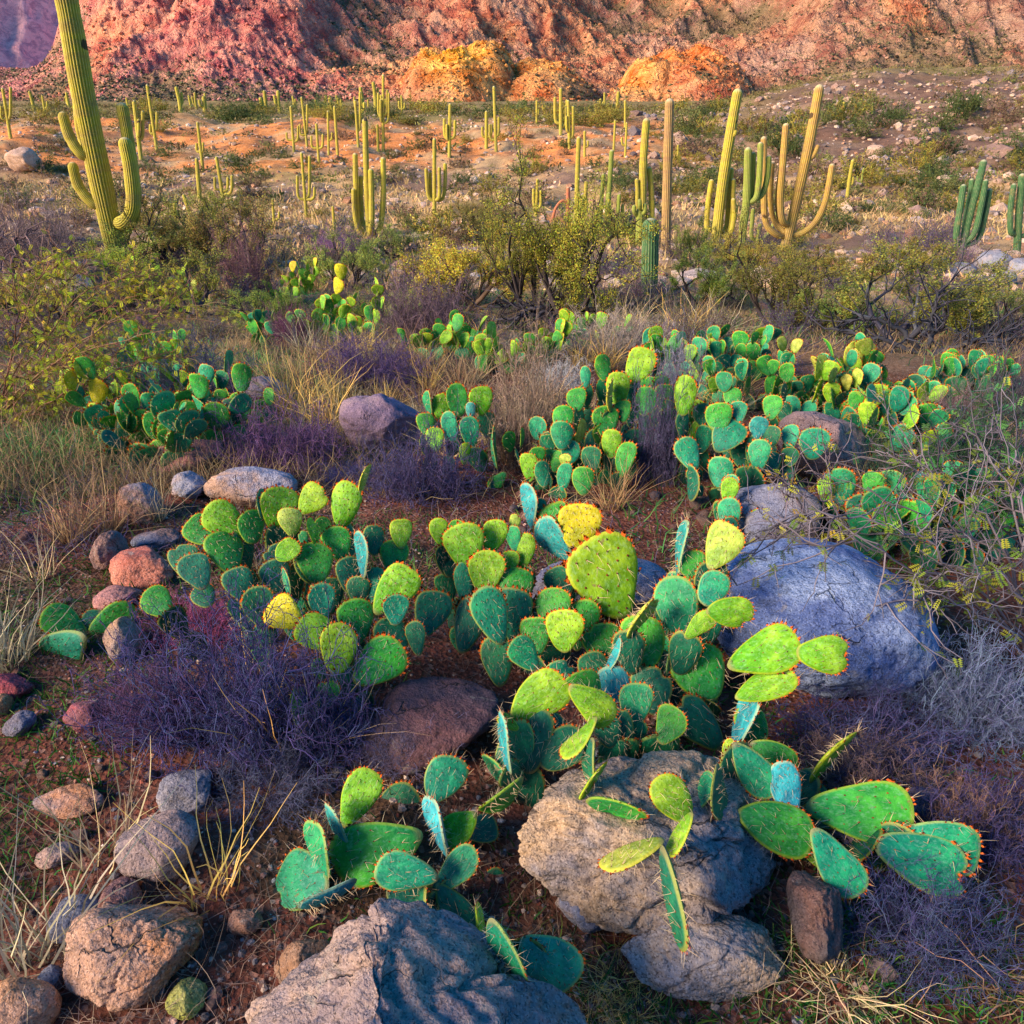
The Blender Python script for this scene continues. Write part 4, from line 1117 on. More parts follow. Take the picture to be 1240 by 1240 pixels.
rock('orange chip of rock on the slate blue slab', (82, 1104, 124, 1136), (.45, .20, .10), (.3, .16, .12), 59, aspect=.6, name='rock', cat='rock')
rock('long speckled orange granite boulder at lower left', (74, 1090, 246, 1206), (.44, .26, .19), (.50, .20, .07), 60, sub=6, blocks=5, aspect=.6, yaw=.0, planes=8, roll=.42, grow=1.06)
rock('bluish stone at the foot of the long orange boulder', (48, 1168, 78, 1202), (.20, .23, .32), (.2, .2, .25), 61, aspect=.8, name='rock', cat='rock')
rock('rounded rusty orange boulder in the bottom left corner', (-30, 1190, 66, 1262), (.55, .27, .12), (.42, .24, .17), 62, aspect=.9, planes=5, rough=.8)
rock('small round orange stone on the gravel near the front cactus', (277, 1100, 317, 1132), (.40, .20, .12), (.3, .16, .12), 63, aspect=.85, name='rock', cat='rock')
rock('greenish yellow lichened stone near the bottom edge', (207, 1190, 247, 1230), (.32, .33, .07), (.25, .24, .12), 64, aspect=.6, name='rock', cat='rock')
rock('upright reddish brown wedge right of the cracked boulder', (956, 1062, 1020, 1160), (.17, .085, .07), (.09, .07, .075), 65, aspect=.9, planes=10, sink=.3, extra=(((.5, -.6, .6), .45), ((-.6, -.3, .7), .5)))
rock('purplish rock behind the low blue green pads', (1004, 984, 1062, 1024), (.22, .16, .23), (.18, .14, .18), 66, aspect=.7, name='rock', cat='rock')
rock('purple grey rock beyond the low blue green pads at right', (1078, 950, 1144, 1004), (.24, .18, .24), (.2, .15, .2), 67, aspect=.7, name='rock', cat='rock')
rock('reddish white rock at the foot of the tall golden grass', (292, 456, 350, 506), (.38, .18, .16), (.50, .36, .36), 68, aspect=.9)
rock('flat pink red rock below the teal left prickly pear', (188, 528, 268, 574), (.40, .16, .14), (.3, .13, .13), 69, aspect=.5)
rock('rounded purple boulder behind the small purple shrub', (418, 478, 506, 550), (.22, .15, .23), (.32, .22, .26), 70, aspect=.85, planes=5)
rock('brown split boulder at the foot of the leaning saguaro', (92, 312, 132, 352), (.36, .20, .14), (.22, .17, .20), 71, aspect=1.0)
rock('pale flat rock left of the brown split boulder', (58, 334, 118, 362), (.34, .25, .23), (.3, .2, .18), 72, aspect=.5)
rock('dark rock with a dead branch left of the right prickly pear', (1052, 1160, 1090, 1190), (.18, .13, .14), (.14, .1, .1), 73, aspect=.6, name='rock', cat='rock')
rock('pale pinkish boulder on the orange bank at the far left', (10, 180, 47, 208), (.55, .36, .28), (.45, .28, .2), 74, sub=4, aspect=.8)
rock('big brown boulder high on the right hillside', (1202, 164, 1236, 186), (.42, .24, .15), (.35, .2, .15), 75, sub=4, aspect=.8)
rock('pale boulder in the middle of the right hillside', (1050, 176, 1070, 192), (.48, .32, .24), (.4, .26, .2), 76, sub=4, aspect=.8)
rock('second brown boulder on the right hillside, smaller, left of the big one', (1118, 150, 1138, 164), (.45, .27, .18), (.4, .26, .2), 77, sub=4, aspect=.8)
for i, (bx, lb) in enumerate((((1150, 318, 1180, 336), 'small bluish grey rock left of the bluish pile at the right edge'), ((1176, 306, 1224, 334), 'largest bluish grey rock of the pile at the right edge'),
                              ((1222, 312, 1246, 338), 'bluish grey rock cut by the right edge'), ((1196, 328, 1230, 346), 'low bluish rock in front of the pile at the right edge'), ((1128, 312, 1150, 328), 'smallest bluish rock at the foot of the dark green saguaro'))):
    rock(lb, bx, (.26, .27, .34), (.32, .28, .3), 80 + i, sub=4, aspect=.75, name='rock', cat='rock')
rock('orange stone on the tan ground right of the yellow prickly pear', (375, 312, 396, 326), (.50, .22, .10), (.4, .2, .14), 90, sub=4, aspect=.8, name='rock', cat='rock')
rock('white stone under the far side of the lime and teal prickly pear', (812, 384, 836, 398), (.60, .50, .46), (.5, .4, .36), 91, sub=4, aspect=.7, name='rock', cat='rock')
rock('pink stone on the slope left of the yellow olive bush', (472, 316, 496, 330), (.48, .26, .22), (.4, .2, .16), 92, sub=4, aspect=.7, name='rock', cat='rock')
# ------------------------------------------------------------------ saguaros, each read off the photograph
SY = (.46, .40, .025); SGn = (.25, .32, .04); SD = (.055, .16, .06); ST = (.40, .26, .08)
saguaro('tall leaning yellow saguaro at left, cut by the top edge, with five curved arms', [(150, 330), (135, 278), (118, 200), (100, 110), (88, 40), (76, -25), (72, -50)], 26, [
  ([(110, 188), (98, 186), (84, 165), (75, 135)], 12, -.3), ([(110, 180), (101, 172), (96, 150), (93, 124)], 10, .55), ([(124, 246), (112, 246), (95, 225), (87, 196)], 12, -.2),
  ([(140, 270), (152, 268), (161, 248), (158, 205), (150, 166)], 16, -.45), ([(140, 276), (157, 272), (164, 240), (156, 175), (147, 124)], 14, .5)], SY, 'saguaros in the foreground', 24, taper=.9)
saguaro('short fat ribbed young saguaro beside the olive tree', [(786, 356), (787, 315), (788, 264)], 20, [], SD, 'saguaros in the foreground', 18, taper=1.0, foot=.75)
saguaro('saguaro with five close upright arms like a hand, left of centre', [(447, 286), (444, 220), (442, 143)], 7.5, [
  ([(443, 283), (434, 272), (431, 225), (430, 185)], 6.5, .2), ([(443, 284), (434, 278), (429, 255), (428, 228)], 5.5, -.6), ([(446, 280), (439, 268), (437, 240), (437, 212)], 6, .9),
  ([(448, 283), (450, 270), (450, 240), (449, 204)], 7, -.9), ([(449, 283), (460, 276), (464, 240), (464, 190)], 6.5, 0)], SY)
saguaro('candelabra saguaro with four short arms right of the hand shaped one', [(526, 264), (526, 215), (526, 167)], 5, [
  ([(526, 244), (519, 238), (517, 222), (516, 203)], 4.5, 0), ([(526, 243), (522, 236), (521, 220), (521, 208)], 4, .8), ([(527, 243), (532, 238), (532, 220), (532, 202)], 4.5, -.8), ([(527, 243), (536, 240), (539, 222), (539, 197)], 4.5, .1)], SY)
saguaro('thick straight saguaro right of the olive tree, with one stub of an arm', [(777, 284), (779, 200), (783, 143)], 10, [
  ([(783, 262), (789, 264), (789, 235), (786, 202)], 7, .5), ([(777, 255), (772, 250), (772, 232), (771, 216)], 5, -.3)], SY)
saguaro('tall plain saguaro pole without arms, grey at its foot', [(806, 314), (808, 220), (811, 119)], 12, [], ST, ribs=15)
saguaro('stubby knobbed saguaro just behind the fat young one', [(775, 300), (775, 268), (774, 252)], 11, [([(772, 262), (768, 256), (768, 248)], 5, -.4), ([(776, 260), (781, 256), (781, 246)], 5, -.4), ([(775, 256), (775, 248), (774, 241)], 5, -.6)], SGn)
saguaro('slim saguaro rising from the olive tree, left of the dead one', [(698, 276), (699, 220), (701, 165)], 6, [([(702, 262), (708, 256), (709, 238), (710, 219)], 5, 0), ([(700, 266), (703, 260), (703, 245), (703, 236)], 4, -.6)], SY)
saguaro('broken orange saguaro skeleton with hooked arm above the olive tree', [(689, 280), (688, 250), (688, 226)], 6, [([(688, 246), (681, 243), (673, 252), (669, 266)], 3.5, -.2)], (.50, .17, .06), ribs=8)
saguaro('slim green saguaro with low side arms, left of the thick straight one', [(734, 272), (738, 225), (741, 181)], 6.5, [([(729, 270), (727, 262), (729, 235), (731, 210)], 5, -.2), ([(738, 268), (737, 255), (737, 233)], 6.5, -.8), ([(744, 268), (748, 258), (750, 235)], 5, -.4), ([(748, 268), (753, 262), (754, 247)], 4, 0)], SGn)
saguaro('leaning yellow saguaro with holes in its trunk and small arms at its foot', [(866, 302), (874, 230), (884, 165), (894, 107)], 13, [
  ([(862, 278), (856, 278), (857, 250), (862, 217)], 6.5, .6), ([(874, 282), (880, 274), (883, 235), (886, 203)], 6.5, .6), ([(874, 286), (883, 280), (887, 255), (888, 216)], 6, .2), ([(875, 290), (884, 284), (889, 262), (888, 240)], 6, -.5), ([(884, 166), (889, 163), (891, 157)], 5, -.3)], SY)
saguaro('saguaro on a thick bare trunk with green arms on top', [(897, 312), (900, 275), (904, 242), (906, 178)], 10, [
  ([(904, 244), (909, 240), (911, 215), (912, 184)], 7, .6), ([(905, 246), (916, 238), (920, 205), (921, 172)], 7, -.2), ([(905, 246), (922, 236), (929, 215), (931, 188)], 7, .3)], SGn)
saguaro('largest many armed saguaro at right with an orange leaning trunk', [(949, 308), (966, 237), (981, 168), (993, 102)], 13, [
  ([(950, 286), (940, 284), (927, 268), (925, 220), (925, 165)], 7.5, -.4), ([(956, 272), (948, 268), (945, 244), (948, 200), (952, 149)], 8, -.6), ([(950, 282), (938, 268), (933, 240), (935, 196)], 6.5, .6),
  ([(958, 284), (972, 282), (988, 268), (1000, 242), (1008, 198)], 7.5, -.2), ([(978, 194), (985, 188), (991, 175)], 5.5, -.2), ([(952, 275), (943, 262), (942, 235), (946, 200)], 6, .8)], (.47, .31, .05))
saguaro('small green saguaro bundle in the brush between the two big ones', [(916, 298), (918, 285), (921, 270)], 6, [([(914, 292), (910, 285), (911, 266), (912, 252)], 5, -.2), ([(920, 290), (930, 284), (938, 270), (940, 256)], 5.5, -.2)], SGn)
saguaro('lone slim saguaro on the flat right of the largest one', [(1026, 239), (1029, 215), (1033, 193)], 4.5, [([(1028, 224), (1032, 222), (1033, 214)], 3, 0)], SY)
saguaro('faint small saguaro right of the lone slim one', [(1043, 226), (1044, 214), (1046, 203)], 2.5, [([(1043, 220), (1039, 219), (1038, 213)], 2, 0)], SGn)
saguaro('dark green saguaro at right with a bundle of upright arms', [(1162, 318), (1172, 270), (1184, 225), (1192, 193)], 9, [
  ([(1160, 300), (1158, 285), (1163, 250), (1167, 223)], 7.5, -.4), ([(1166, 296), (1180, 282), (1188, 250), (1194, 217)], 7, -.4), ([(1166, 298), (1184, 290), (1193, 262), (1199, 228)], 6.5, .2), ([(1166, 290), (1170, 262), (1175, 235), (1177, 216)], 6.5, .7)], SD)
saguaro('dark green saguaro cut by the right edge', [(1232, 308), (1234, 260), (1238, 210)], 9, [([(1230, 284), (1224, 280), (1224, 250), (1228, 222)], 6.5, -.3), ([(1236, 286), (1244, 280), (1246, 235)], 6.5, 0)], SD)
G2 = 'saguaros on the far bank and flat'
def sl(label, foot, top, w, arms=(), col=SY):
    return saguaro(label, [foot, ((foot[0] + top[0]) / 2, (foot[1] + top[1]) / 2), top], w * .88, [([(j[0], j[1]), (e[0] + (j[0] - e[0]) * .12, j[1] - .15 * (j[1] - e[1])), e], aw * .88, dz) for (j, e, aw, dz) in arms], col, G2, 9, sinkpx=2)
sl('slim yellow saguaro at the far left edge with one arm', (13, 168), (3, 106), 4.5, [((9, 145), (13, 105), 4, 0), ((8, 145), (1, 128), 3, -.5)])
sl('tiny saguaro far off between the left edge and the leaning one', (55, 141), (51, 115), 3, [((54, 131), (57, 122), 2.4, 0)])
sl('two armed saguaro just right of the leaning one', (171, 194), (162, 121), 6, [((167, 170), (173, 134), 5, .3), ((166, 166), (168, 144), 4.5, -.5)])
sl('tallest thin saguaro right of the leaning one', (190, 182), (178, 102), 4.5, [((187, 158), (190, 135), 4, .2), ((186, 162), (182, 150), 4, 0)])
sl('saguaro with a ring of short arms on the orange bank', (246, 207), (239, 147), 4.5, [((243, 184), (246, 172), 3.6, 0), ((242, 184), (238, 173), 3.6, .3)])
sl('armless saguaro below the one with a ring of arms', (242, 243), (238, 191), 6, [])
sl('forked saguaro pair right of the armless one', (270, 240), (262, 189), 5, [((269, 232), (276, 214), 4, .2), ((270, 236), (281, 212), 4.2, -.3), ((266, 230), (260, 214), 3.6, -.4)])
sl('leaning saguaro pole in the bushes behind the leaning giant', (234, 270), (222, 235), 6, [])
sl('shorter saguaro pole left of the leaning pole', (214, 278), (211, 245), 5, [])
sl('thin saguaro with two bent arms at the left of a bank group', (356, 184), (352, 128), 4, [((355, 172), (361, 152), 3.2, 0), ((355, 170), (347, 160), 3, 0)])
sl('slender double saguaro behind the two bent arms', (372, 178), (365, 117), 3.6, [((370, 160), (372, 126), 3.4, .2), ((370, 164), (363, 150), 3, -.3)])
sl('candelabra saguaro low in the bank group', (386, 196), (383, 149), 4, [((385, 180), (391, 162), 3.4, 0), ((385, 180), (377, 164), 3.4, 0)])
sl('thin pole saguaro with one stub in the bank group', (398, 188), (397, 134), 3.6, [((398, 170), (402, 160), 3, 0)])
sl('straight pole saguaro at the right of the bank group', (409, 190), (405, 128), 4.2, [])
sl('goblet shaped saguaro with four arms standing on the tan flat', (371, 264), (365, 184), 4.5, [((371, 240), (375, 188), 4.5, .3), ((371, 242), (381, 226), 4, -.2), ((370, 242), (360, 212), 4, -.2)])
sl('short pole saguaro in front of the goblet shaped one', (405, 282), (403, 249), 4.5, [])
sl('short thin pole saguaro in the bushes left of the goblet shaped one', (332, 276), (330, 240), 4, [((332, 266), (338, 256), 3.4, 0)])
sl('very tall many armed saguaro on the bank above the hand shaped one', (464, 184), (464, 90), 4.2, [((464, 140), (469, 108), 4, .3), ((464, 142), (458, 112), 4, .2), ((464, 148), (461, 120), 4, -.5), ((464, 150), (471, 112), 3, 0)])
sl('thin double saguaro left of the very tall one', (434, 178), (430, 121), 4, [((433, 160), (436, 111), 3.8, .3)])
sl('short saguaro left of the foot of the very tall one', (458, 184), (457, 150), 4, [])
sl('small forked saguaro on the skyline before the yellow dome', (487, 139), (486, 115), 3, [((487, 132), (490, 124), 2.6, 0), ((487, 132), (483, 122), 2.6, 0)])
sl('bushy armed saguaro on the bank below the yellow dome', (544, 191), (545, 125), 5, [((544, 168), (551, 145), 4.2, 0), ((544, 168), (538, 143), 4.2, 0), ((544, 170), (541, 150), 3.6, -.5)])
sl('tallest thin saguaro in front of the yellow dome', (601, 184), (598, 104), 4.6, [((600, 165), (604, 141), 4, 0), ((600, 170), (593, 150), 3.6, .3)])
sl('short armed saguaro left of the tallest one before the yellow dome', (589, 180), (589, 134), 5, [((589, 166), (595, 150), 4, 0), ((589, 166), (584, 153), 3.8, 0)])
sl('tall double saguaro on the bank right of the yellow dome', (679, 164), (679, 106), 5, [((678, 150), (672, 117), 4.6, .3), ((678, 154), (685, 130), 3.5, .3)])
sl('close pair of tall poles right of the tall double saguaro', (690, 181), (688, 121), 5, [((690, 168), (694, 128), 4.4, .2), ((690, 160), (686, 140), 3.6, -.4)])
sl('single far pole on the skyline right of the yellow dome', (650, 150), (650, 121), 3.4, [((650, 140), (652, 132), 2.5, 0)])
sl('thin saguaro on the bank right of the pole pair', (708, 190), (708, 158), 3.8, [((708, 178), (712, 170), 3, 0)])
sl('very thin pole saguaro above the low armed green one', (743, 184), (745, 145), 3.4, [])
sl('thin far pole on the skyline left of the thick straight saguaro', (757, 156), (757, 121), 3.4, [])
sl('small crooked saguaro below the thin far pole', (757, 191), (759, 148), 3.4, [((758, 176), (753, 166), 3, 0)])
sl('small saguaro in the gap right of the tall plain pole', (821, 198), (821, 175), 3.6, [])
sl('dim three armed saguaro in the tan flat above the olive tree', (649, 262), (651, 216), 4.5, [((649, 250), (646, 228), 4, 0), ((650, 252), (655, 230), 4, 0)])
sl('small pole saguaro high on the right hillside', (1020, 141), (1022, 123), 4, [])
sl('tiny pole saguaro right of the small pole on the hillside', (1056, 138), (1057, 124), 2.2, [], SGn)
# the little ones scattered over the plateau, only strokes at this distance
tiny = []
for i in range(28):
    px = random.choice([random.uniform(200, 480), random.uniform(20, 760), random.uniform(300, 460)]); top = random.uniform(118, 130)
    Y = random.uniform(120, 260); x = pix_dir(px, 125)[0] * Y; z = float(H(x, Y))
    h = random.uniform(2.0, 4.6); 
    if i < 3:
        mb = MB(); v, q, t = column([(0, 0, -.2), (random.uniform(-.1, .1), 0, h * .5), (random.uniform(-.2, .2), 0, h)], .30, 8, .9, i); mb.add(v, q, 0, t)
        if i: v, q, t = column([(0, 0, h * .4), (.5 * (-1) ** i, 0, h * .45), (.6 * (-1) ** i, 0, h * .8)], .22, 8, .9, i); mb.add(v, q, 0, t)
        tiny.append(mb.mesh('far_saguaro', [M_SAG]))
    o = obj('far_saguaro', tiny[i % 3], None, (x, Y, z), np.array(SY) * random.uniform(.7, 1.1)); o.scale = (1, 1, random.uniform(.6, 1.1)); o.rotation_euler = (0, 0, random.uniform(0, 6))
    tag(o, 'tiny distant saguaro on the plateau at the foot of the mountain', 'cactus', 'tiny saguaros of the far plateau')
# ------------------------------------------------------------------ shrubs, trees and grass of the near and middle ground
PURP = (.075, .058, .135); PURB = (.05, .05, .17); GRYT = (.20, .17, .19); BLUT = (.15, .19, .32); DARK = (.035, .028, .030)
BR = [brush_mesh('brush', 700 + k, 120, 9, 5, h=.8, rad=.0048, wander=.42, droop=.05) for k in range(3)]
BL = [brush_mesh('brush', 710 + k, 60, 7, 3, h=.85, rad=.006, wander=.30, leaf=1500, leaf_size=.035) for k in range(2)]
def brush(label, box, col, m=None, tip=None, depth=.8, hh=None, name='brush', cat='shrub', group=None):
    x0, y0, x1, y1 = box; p = at((x0 + x1) / 2, y1 - .06 * (y1 - y0)); k = ppm(p)
    sx = (x1 - x0) / 2 / k * 1.08
    phi = math.atan2(CAM[2] - p[2], p[1]); e = (y1 - y0) / k
    depth = min(depth, .75 * e / (1.2 * sx * math.sin(phi)))
    sz = (e - 1.1 * sx * depth * math.sin(phi)) / math.cos(phi) * 1.1 if hh is None else hh
    sz = max(sz, sx * .4)
    m = m or random.choice(BR)
    c = p + np.array([0, sx * depth * .75, 0])
    return plant(name, label, cat, m, c, sx, sx * depth, sz, tip, col, group, rz=random.choice((0, math.pi)) + random.uniform(-.2, .2))
brush('large low purple blue tangle of dry brush in front of the spreading prickly pear', (95, 748, 400, 955), PURB, hh=.33, depth=.62)
brush('second purple blue tangle closing the gap to the dark boulder', (230, 790, 450, 960), (.045, .045, .15), hh=.29, depth=.6)
brush('left lobe of the purple blue tangle with magenta tips', (95, 780, 260, 930), (.10, .055, .14), hh=.20, depth=.6)
brush('magenta tipped brush behind the large purple tangle', (150, 735, 300, 800), (.24, .06, .15), hh=.12)
brush('violet brush behind the bluish boulder', (248, 494, 412, 588), (.12, .065, .16))
brush('small dark violet shrub right of the purple boulder', (430, 528, 580, 622), (.07, .06, .15))
brush('long dark violet brush behind the purple boulder', (372, 412, 512, 482), (.115, .075, .18))
brush('dark blue grey brush left of the violet one', (370, 560, 470, 600), PURB)
brush('magenta brush under the lime prickly pear', (320, 380, 380, 430), (.15, .06, .12))
brush('pale blue grey heap of dry twigs covering the right of the big boulder', (1085, 700, 1280, 905), BLUT, hh=.22, depth=.7)
brush('second blue grey heap of twigs at the right edge', (1130, 780, 1300, 930), (.13, .16, .28), hh=.16)
brush('thin pale twigs over the bluish boulder', (960, 760, 1130, 850), (.22, .26, .42), BR[1], hh=.10, depth=.4)
brush('brownish dry twigs behind the low blue green pads', (980, 880, 1150, 1000), (.20, .13, .13), hh=.12)
brush('tan dry weed at the right edge, lower down', (1120, 900, 1260, 1060), (.26, .16, .12), hh=.14)
brush('dim bluish twigs in the lower right corner', (1040, 1060, 1260, 1230), (.06, .07, .17), hh=.17)
brush('blue violet dry brush below the pale twig heap at right', (960, 860, 1180, 960), (.07, .07, .18), hh=.15)
brush('blue violet tangle at the right edge beside the low pads', (1120, 930, 1290, 1080), (.07, .06, .16), hh=.17)
brush('dry purple twigs on the dark boulder', (420, 830, 560, 960), (.11, .10, .19), hh=.10)
brush('grey twigs under the left of the front cactus', (230, 900, 400, 1010), (.085, .09, .16), hh=.10)
brush('tangle of grey dry stalks behind the lime topped prickly pear', (690, 385, 800, 450), (.34, .28, .25), BR[2])
brush('brown grey dry bush between two prickly pears', (585, 440, 690, 580), (.27, .20, .16), BR[0])
brush('white grey brittle bush right of the dry bush', (640, 440, 715, 480), (.42, .42, .45), BR[1])
brush('dark violet brush under the lime topped prickly pear', (760, 480, 830, 600), (.09, .08, .16))
brush('blue grey brush behind the teal prickly pear', (790, 430, 850, 520), (.20, .20, .28))
brush('violet grey brush left of the dark dead branches', (450, 340, 570, 420), (.15, .10, .13))
brush('grey dead tangle at the left edge, below the saguaros', (-30, 255, 90, 345), (.19, .14, .16))
brush('bleached dead brush left of the leaning saguaro', (20, 280, 100, 330), (.26, .20, .21), BR[2])
brush('purple low brush on the tan flat at left of centre', (370, 285, 440, 315), (.22, .12, .24))
brush('dark reddish brush behind the yellow prickly pear', (260, 300, 330, 380), (.17, .09, .11))
brush('blue grey brush below the leafy branches', (100, 420, 300, 520), (.11, .11, .17))
brush('dark weed patch at the far right behind the thorny twigs', (1120, 480, 1260, 600), (.05, .09, .06), BL[0], (.03, .12, .055))
brush('dim green weed patch right of the pinkish boulder', (1040, 520, 1150, 600), (.06, .08, .06), BL[1], (.04, .13, .06))
brush('dark low brush at the right edge above the thorny twigs', (1180, 430, 1280, 520), (.10, .09, .12), BL[1], (.06, .10, .07))
brush('tan brush right of the yellowing prickly pear', (1120, 470, 1200, 530), (.22, .15, .16))

TR = [small_tree_mesh(800, 6, 5, 22000, .0155, .026, .75, .85, 3, 3), small_tree_mesh(801, 7, 5, 26000, .0185, .026, 1.1, .6, 3, 3), small_tree_mesh(802, 5, 5, 22000, .020, .030, 1.2, .55, 3, 3)]
def tree(label, x, y, wpx, hpx, mi, leafc, twc=DARK, name='small_tree', cat='tree', rz=None, group=None):
    p = at(x, y); k = ppm(p)
    return plant(name, label, cat, TR[mi], p, wpx / k, wpx / k * .8, hpx / k, tuple(1.55 * c for c in leafc) if mi else leafc, twc, group, rz)
tree('olive tree with several dark forking trunks at the centre', 690, 392, 170, 148, 0, (.36, .35, .035))
tree('left half of the olive thicket at the centre, darker', 640, 385, 130, 120, 0, (.26, .26, .035))
tree('yellowish flowering bush left of the olive tree', 565, 375, 170, 92, 1, (.34, .28, .03), (.09, .06, .045), 'bush', 'bush')
tree('low olive shrub with a short dark trunk at right', 940, 398, 150, 92, 0, (.19, .18, .03))
tree('wide olive bush with bare grey blue limbs at right', 1090, 415, 210, 105, 2, (.20, .20, .035), (.07, .075, .11))
tree('olive brush below the largest many armed saguaro', 1000, 345, 130, 45, 1, (.26, .21, .04), DARK, 'bush', 'bush')
tree('round olive bush below the dark green saguaro', 1100, 333, 90, 42, 1, (.27, .22, .03), DARK, 'bush', 'bush')
tree('dark green bush left of the leaning holed saguaro', 840, 325, 60, 55, 1, (.13, .16, .03), DARK, 'bush', 'bush')
tree('yellow olive brush around the feet of the right saguaros', 900, 330, 90, 44, 1, (.28, .23, .04), DARK, 'bush', 'bush')
tree('big olive brush right of the leaning saguaro', 215, 325, 150, 75, 1, (.20, .17, .04), (.07, .05, .05), 'bush', 'bush')
tree('tall loose olive shrub in front of the short pole saguaros', 300, 335, 130, 85, 2, (.23, .18, .05), (.12, .09, .09), 'bush', 'bush')
tree('twiggy yellow green shrub below the leaning saguaro', 235, 385, 150, 75, 2, (.19, .19, .03), (.10, .08, .10), 'bush', 'bush')
tree('low leafy bush left of the leaning saguaro foot', 60, 390, 150, 60, 2, (.21, .22, .03), (.10, .08, .09), 'bush', 'bush')
tree('small olive bush in front of the yellowish bush', 590, 295, 70, 45, 1, (.19, .17, .04), DARK, 'bush', 'bush')
tree('brown olive bush on the flat right of the candelabra saguaro', 575, 272, 55, 32, 1, (.22, .17, .05), DARK, 'bush', 'bush')

for a in (('feathery green bush left of the violet grey brush', 430, 350, 110, 58, 1, (.20, .24, .045)), ('feathery green bush between the leaning saguaro and the yellow prickly pear', 270, 300, 120, 60, 2, (.24, .25, .04)), ('low green bush below the hand shaped saguaro', 480, 312, 90, 38, 1, (.19, .22, .05)),
          ('broad green bush right of the fat young saguaro', 850, 372, 110, 60, 2, (.20, .25, .045)), ('green bush at the right edge behind the dark dead limbs', 1215, 392, 120, 56, 1, (.20, .22, .05)), ('green bush in front of the wide olive bush', 1010, 402, 110, 56, 2, (.18, .25, .05)),
          ('pale green bush behind the left thorn bush', 130, 352, 120, 60, 1, (.26, .30, .04)), ('green bush left of the round lime prickly pear', 330, 402, 90, 46, 2, (.19, .25, .045)), ('yellow green bush right of the tall golden grass', 480, 400, 100, 44, 1, (.24, .27, .045))):
    tree(*a, DARK, 'bush', 'bush')

# the leafy thorn branches that arch in from both sides
def thorn_bush(label, foot, limbs, leafn, leafc, twc, seed, leaf_size=.02, lift=.25, dens=3.0, comb=7, thick=.009):
    """limbs: pixel polylines with a nearer/farther offset; leaflets in short combs along the twigs"""
    r = np.random.default_rng(seed); F = at(*foot); root = empty('thorn_bush', (F[0], F[1], float(H(F[0], F[1]))), label, 'bush', 'thorn bushes reaching in from the sides')
    base = np.array(root.location); tw = MB(); lf = MB(); segs = []
    for px, dY in limbs:
        pts = np.array([P3(x, y, F[1] + dY * (i + 1) / len(px)) for i, (x, y) in enumerate(px)]); pts = np.concatenate([[base + [0, 0, 0]], pts])
        Q = np.concatenate([[2 * pts[0] - pts[1]], pts, [2 * pts[-1] - pts[-2]]]); C = []
        for i in range(1, len(Q) - 2):
            for t in np.linspace(0, 1, 6)[:-1]:
                a, b, c, d = Q[i - 1], Q[i], Q[i + 1], Q[i + 2]
                C.append(.5 * (2 * b + (c - a) * t + (2 * a - 5 * b + 4 * c - d) * t * t + (3 * b - a - 3 * c + d) * t ** 3))
        C = np.array(C + [pts[-1]]); C[1:-1] += r.normal(size=(len(C) - 2, 3)) * .008
        v, f = tubes(C[None], (np.linspace(thick, .002, len(C)))[None], 5); tw.add(v - base, f, 0, (r.uniform(), r.uniform(), 0))
        n = int(len(C) * dens)
        j = r.integers(2, len(C) - 1, n); T = unit(C[j + 0] - C[j - 1])
        D = T * .7 + r.normal(size=(n, 3)) * .6; Ln = r.uniform(.06, .26, n) * (1.2 if lift > .2 else .8)
        K1 = curve_batch(C[j], D, Ln, 6, r, .25, .02)
        v, f = tubes(K1, np.broadcast_to(np.linspace(.0028, .0012, 6), (n, 6)), 3); tw.add(v - base, f, 0, np.repeat(r.uniform(0, 1, (n, 3)), 18, 0))
        segs.append(K1)
        j2 = np.repeat(np.arange(n), 2); P = K1[j2, r.integers(2, 6, len(j2))]
        K2 = curve_batch(P, r.normal(size=(len(j2), 3)) + unit(K1[j2, 5] - K1[j2, 0]), r.uniform(.04, .12, len(j2)), 6, r, .25, .03)
        v, f = tubes(K2, np.broadcast_to(np.linspace(.0018, .0009, 6), (len(j2), 6)), 3); tw.add(v - base, f, 0, np.repeat(r.uniform(0, 1, (len(j2), 3)), 18, 0))
        segs.append(K2)
    C = np.concatenate(segs); K = len(C)
    # combs of leaflets
    j = r.integers(0, K, leafn); i0 = r.integers(1, 5, leafn); P = C[j, i0]; ax = unit(r.normal(size=(leafn, 3)) + np.array([0, 0, -.3]))
    side = unit(np.cross(ax, r.normal(size=(leafn, 3)))); nrm = np.cross(ax, side); tone = np.stack([r.uniform(0, 1, leafn), np.clip(r.normal(.5, .3, leafn), 0, 1), r.uniform(0, 1, leafn)], -1)
    for s_ in range(comb):
        for sg in (1, -1):
            P0 = P + ax * (leaf_size * .42 * s_)[..., None] if np.ndim(leaf_size) else P + ax * leaf_size * .42 * s_
            d = unit(side * sg + ax * .35); Lf = leaf_size * (1 - .08 * abs(s_ - 3))
            V = np.stack([P0, P0 + d * Lf * .5 + ax * Lf * .2, P0 + d * Lf, P0 + d * Lf * .5 - ax * Lf * .2], 1)
            lf.add(V.reshape(-1, 3) - base, np.arange(leafn * 4).reshape(-1, 4), 0, np.repeat(tone, 4, 0), smooth=False)
    tw.build('branches', M_TWIG, root, None, twc); lf.build('foliage', M_LEAF, root, None, leafc)
    return root
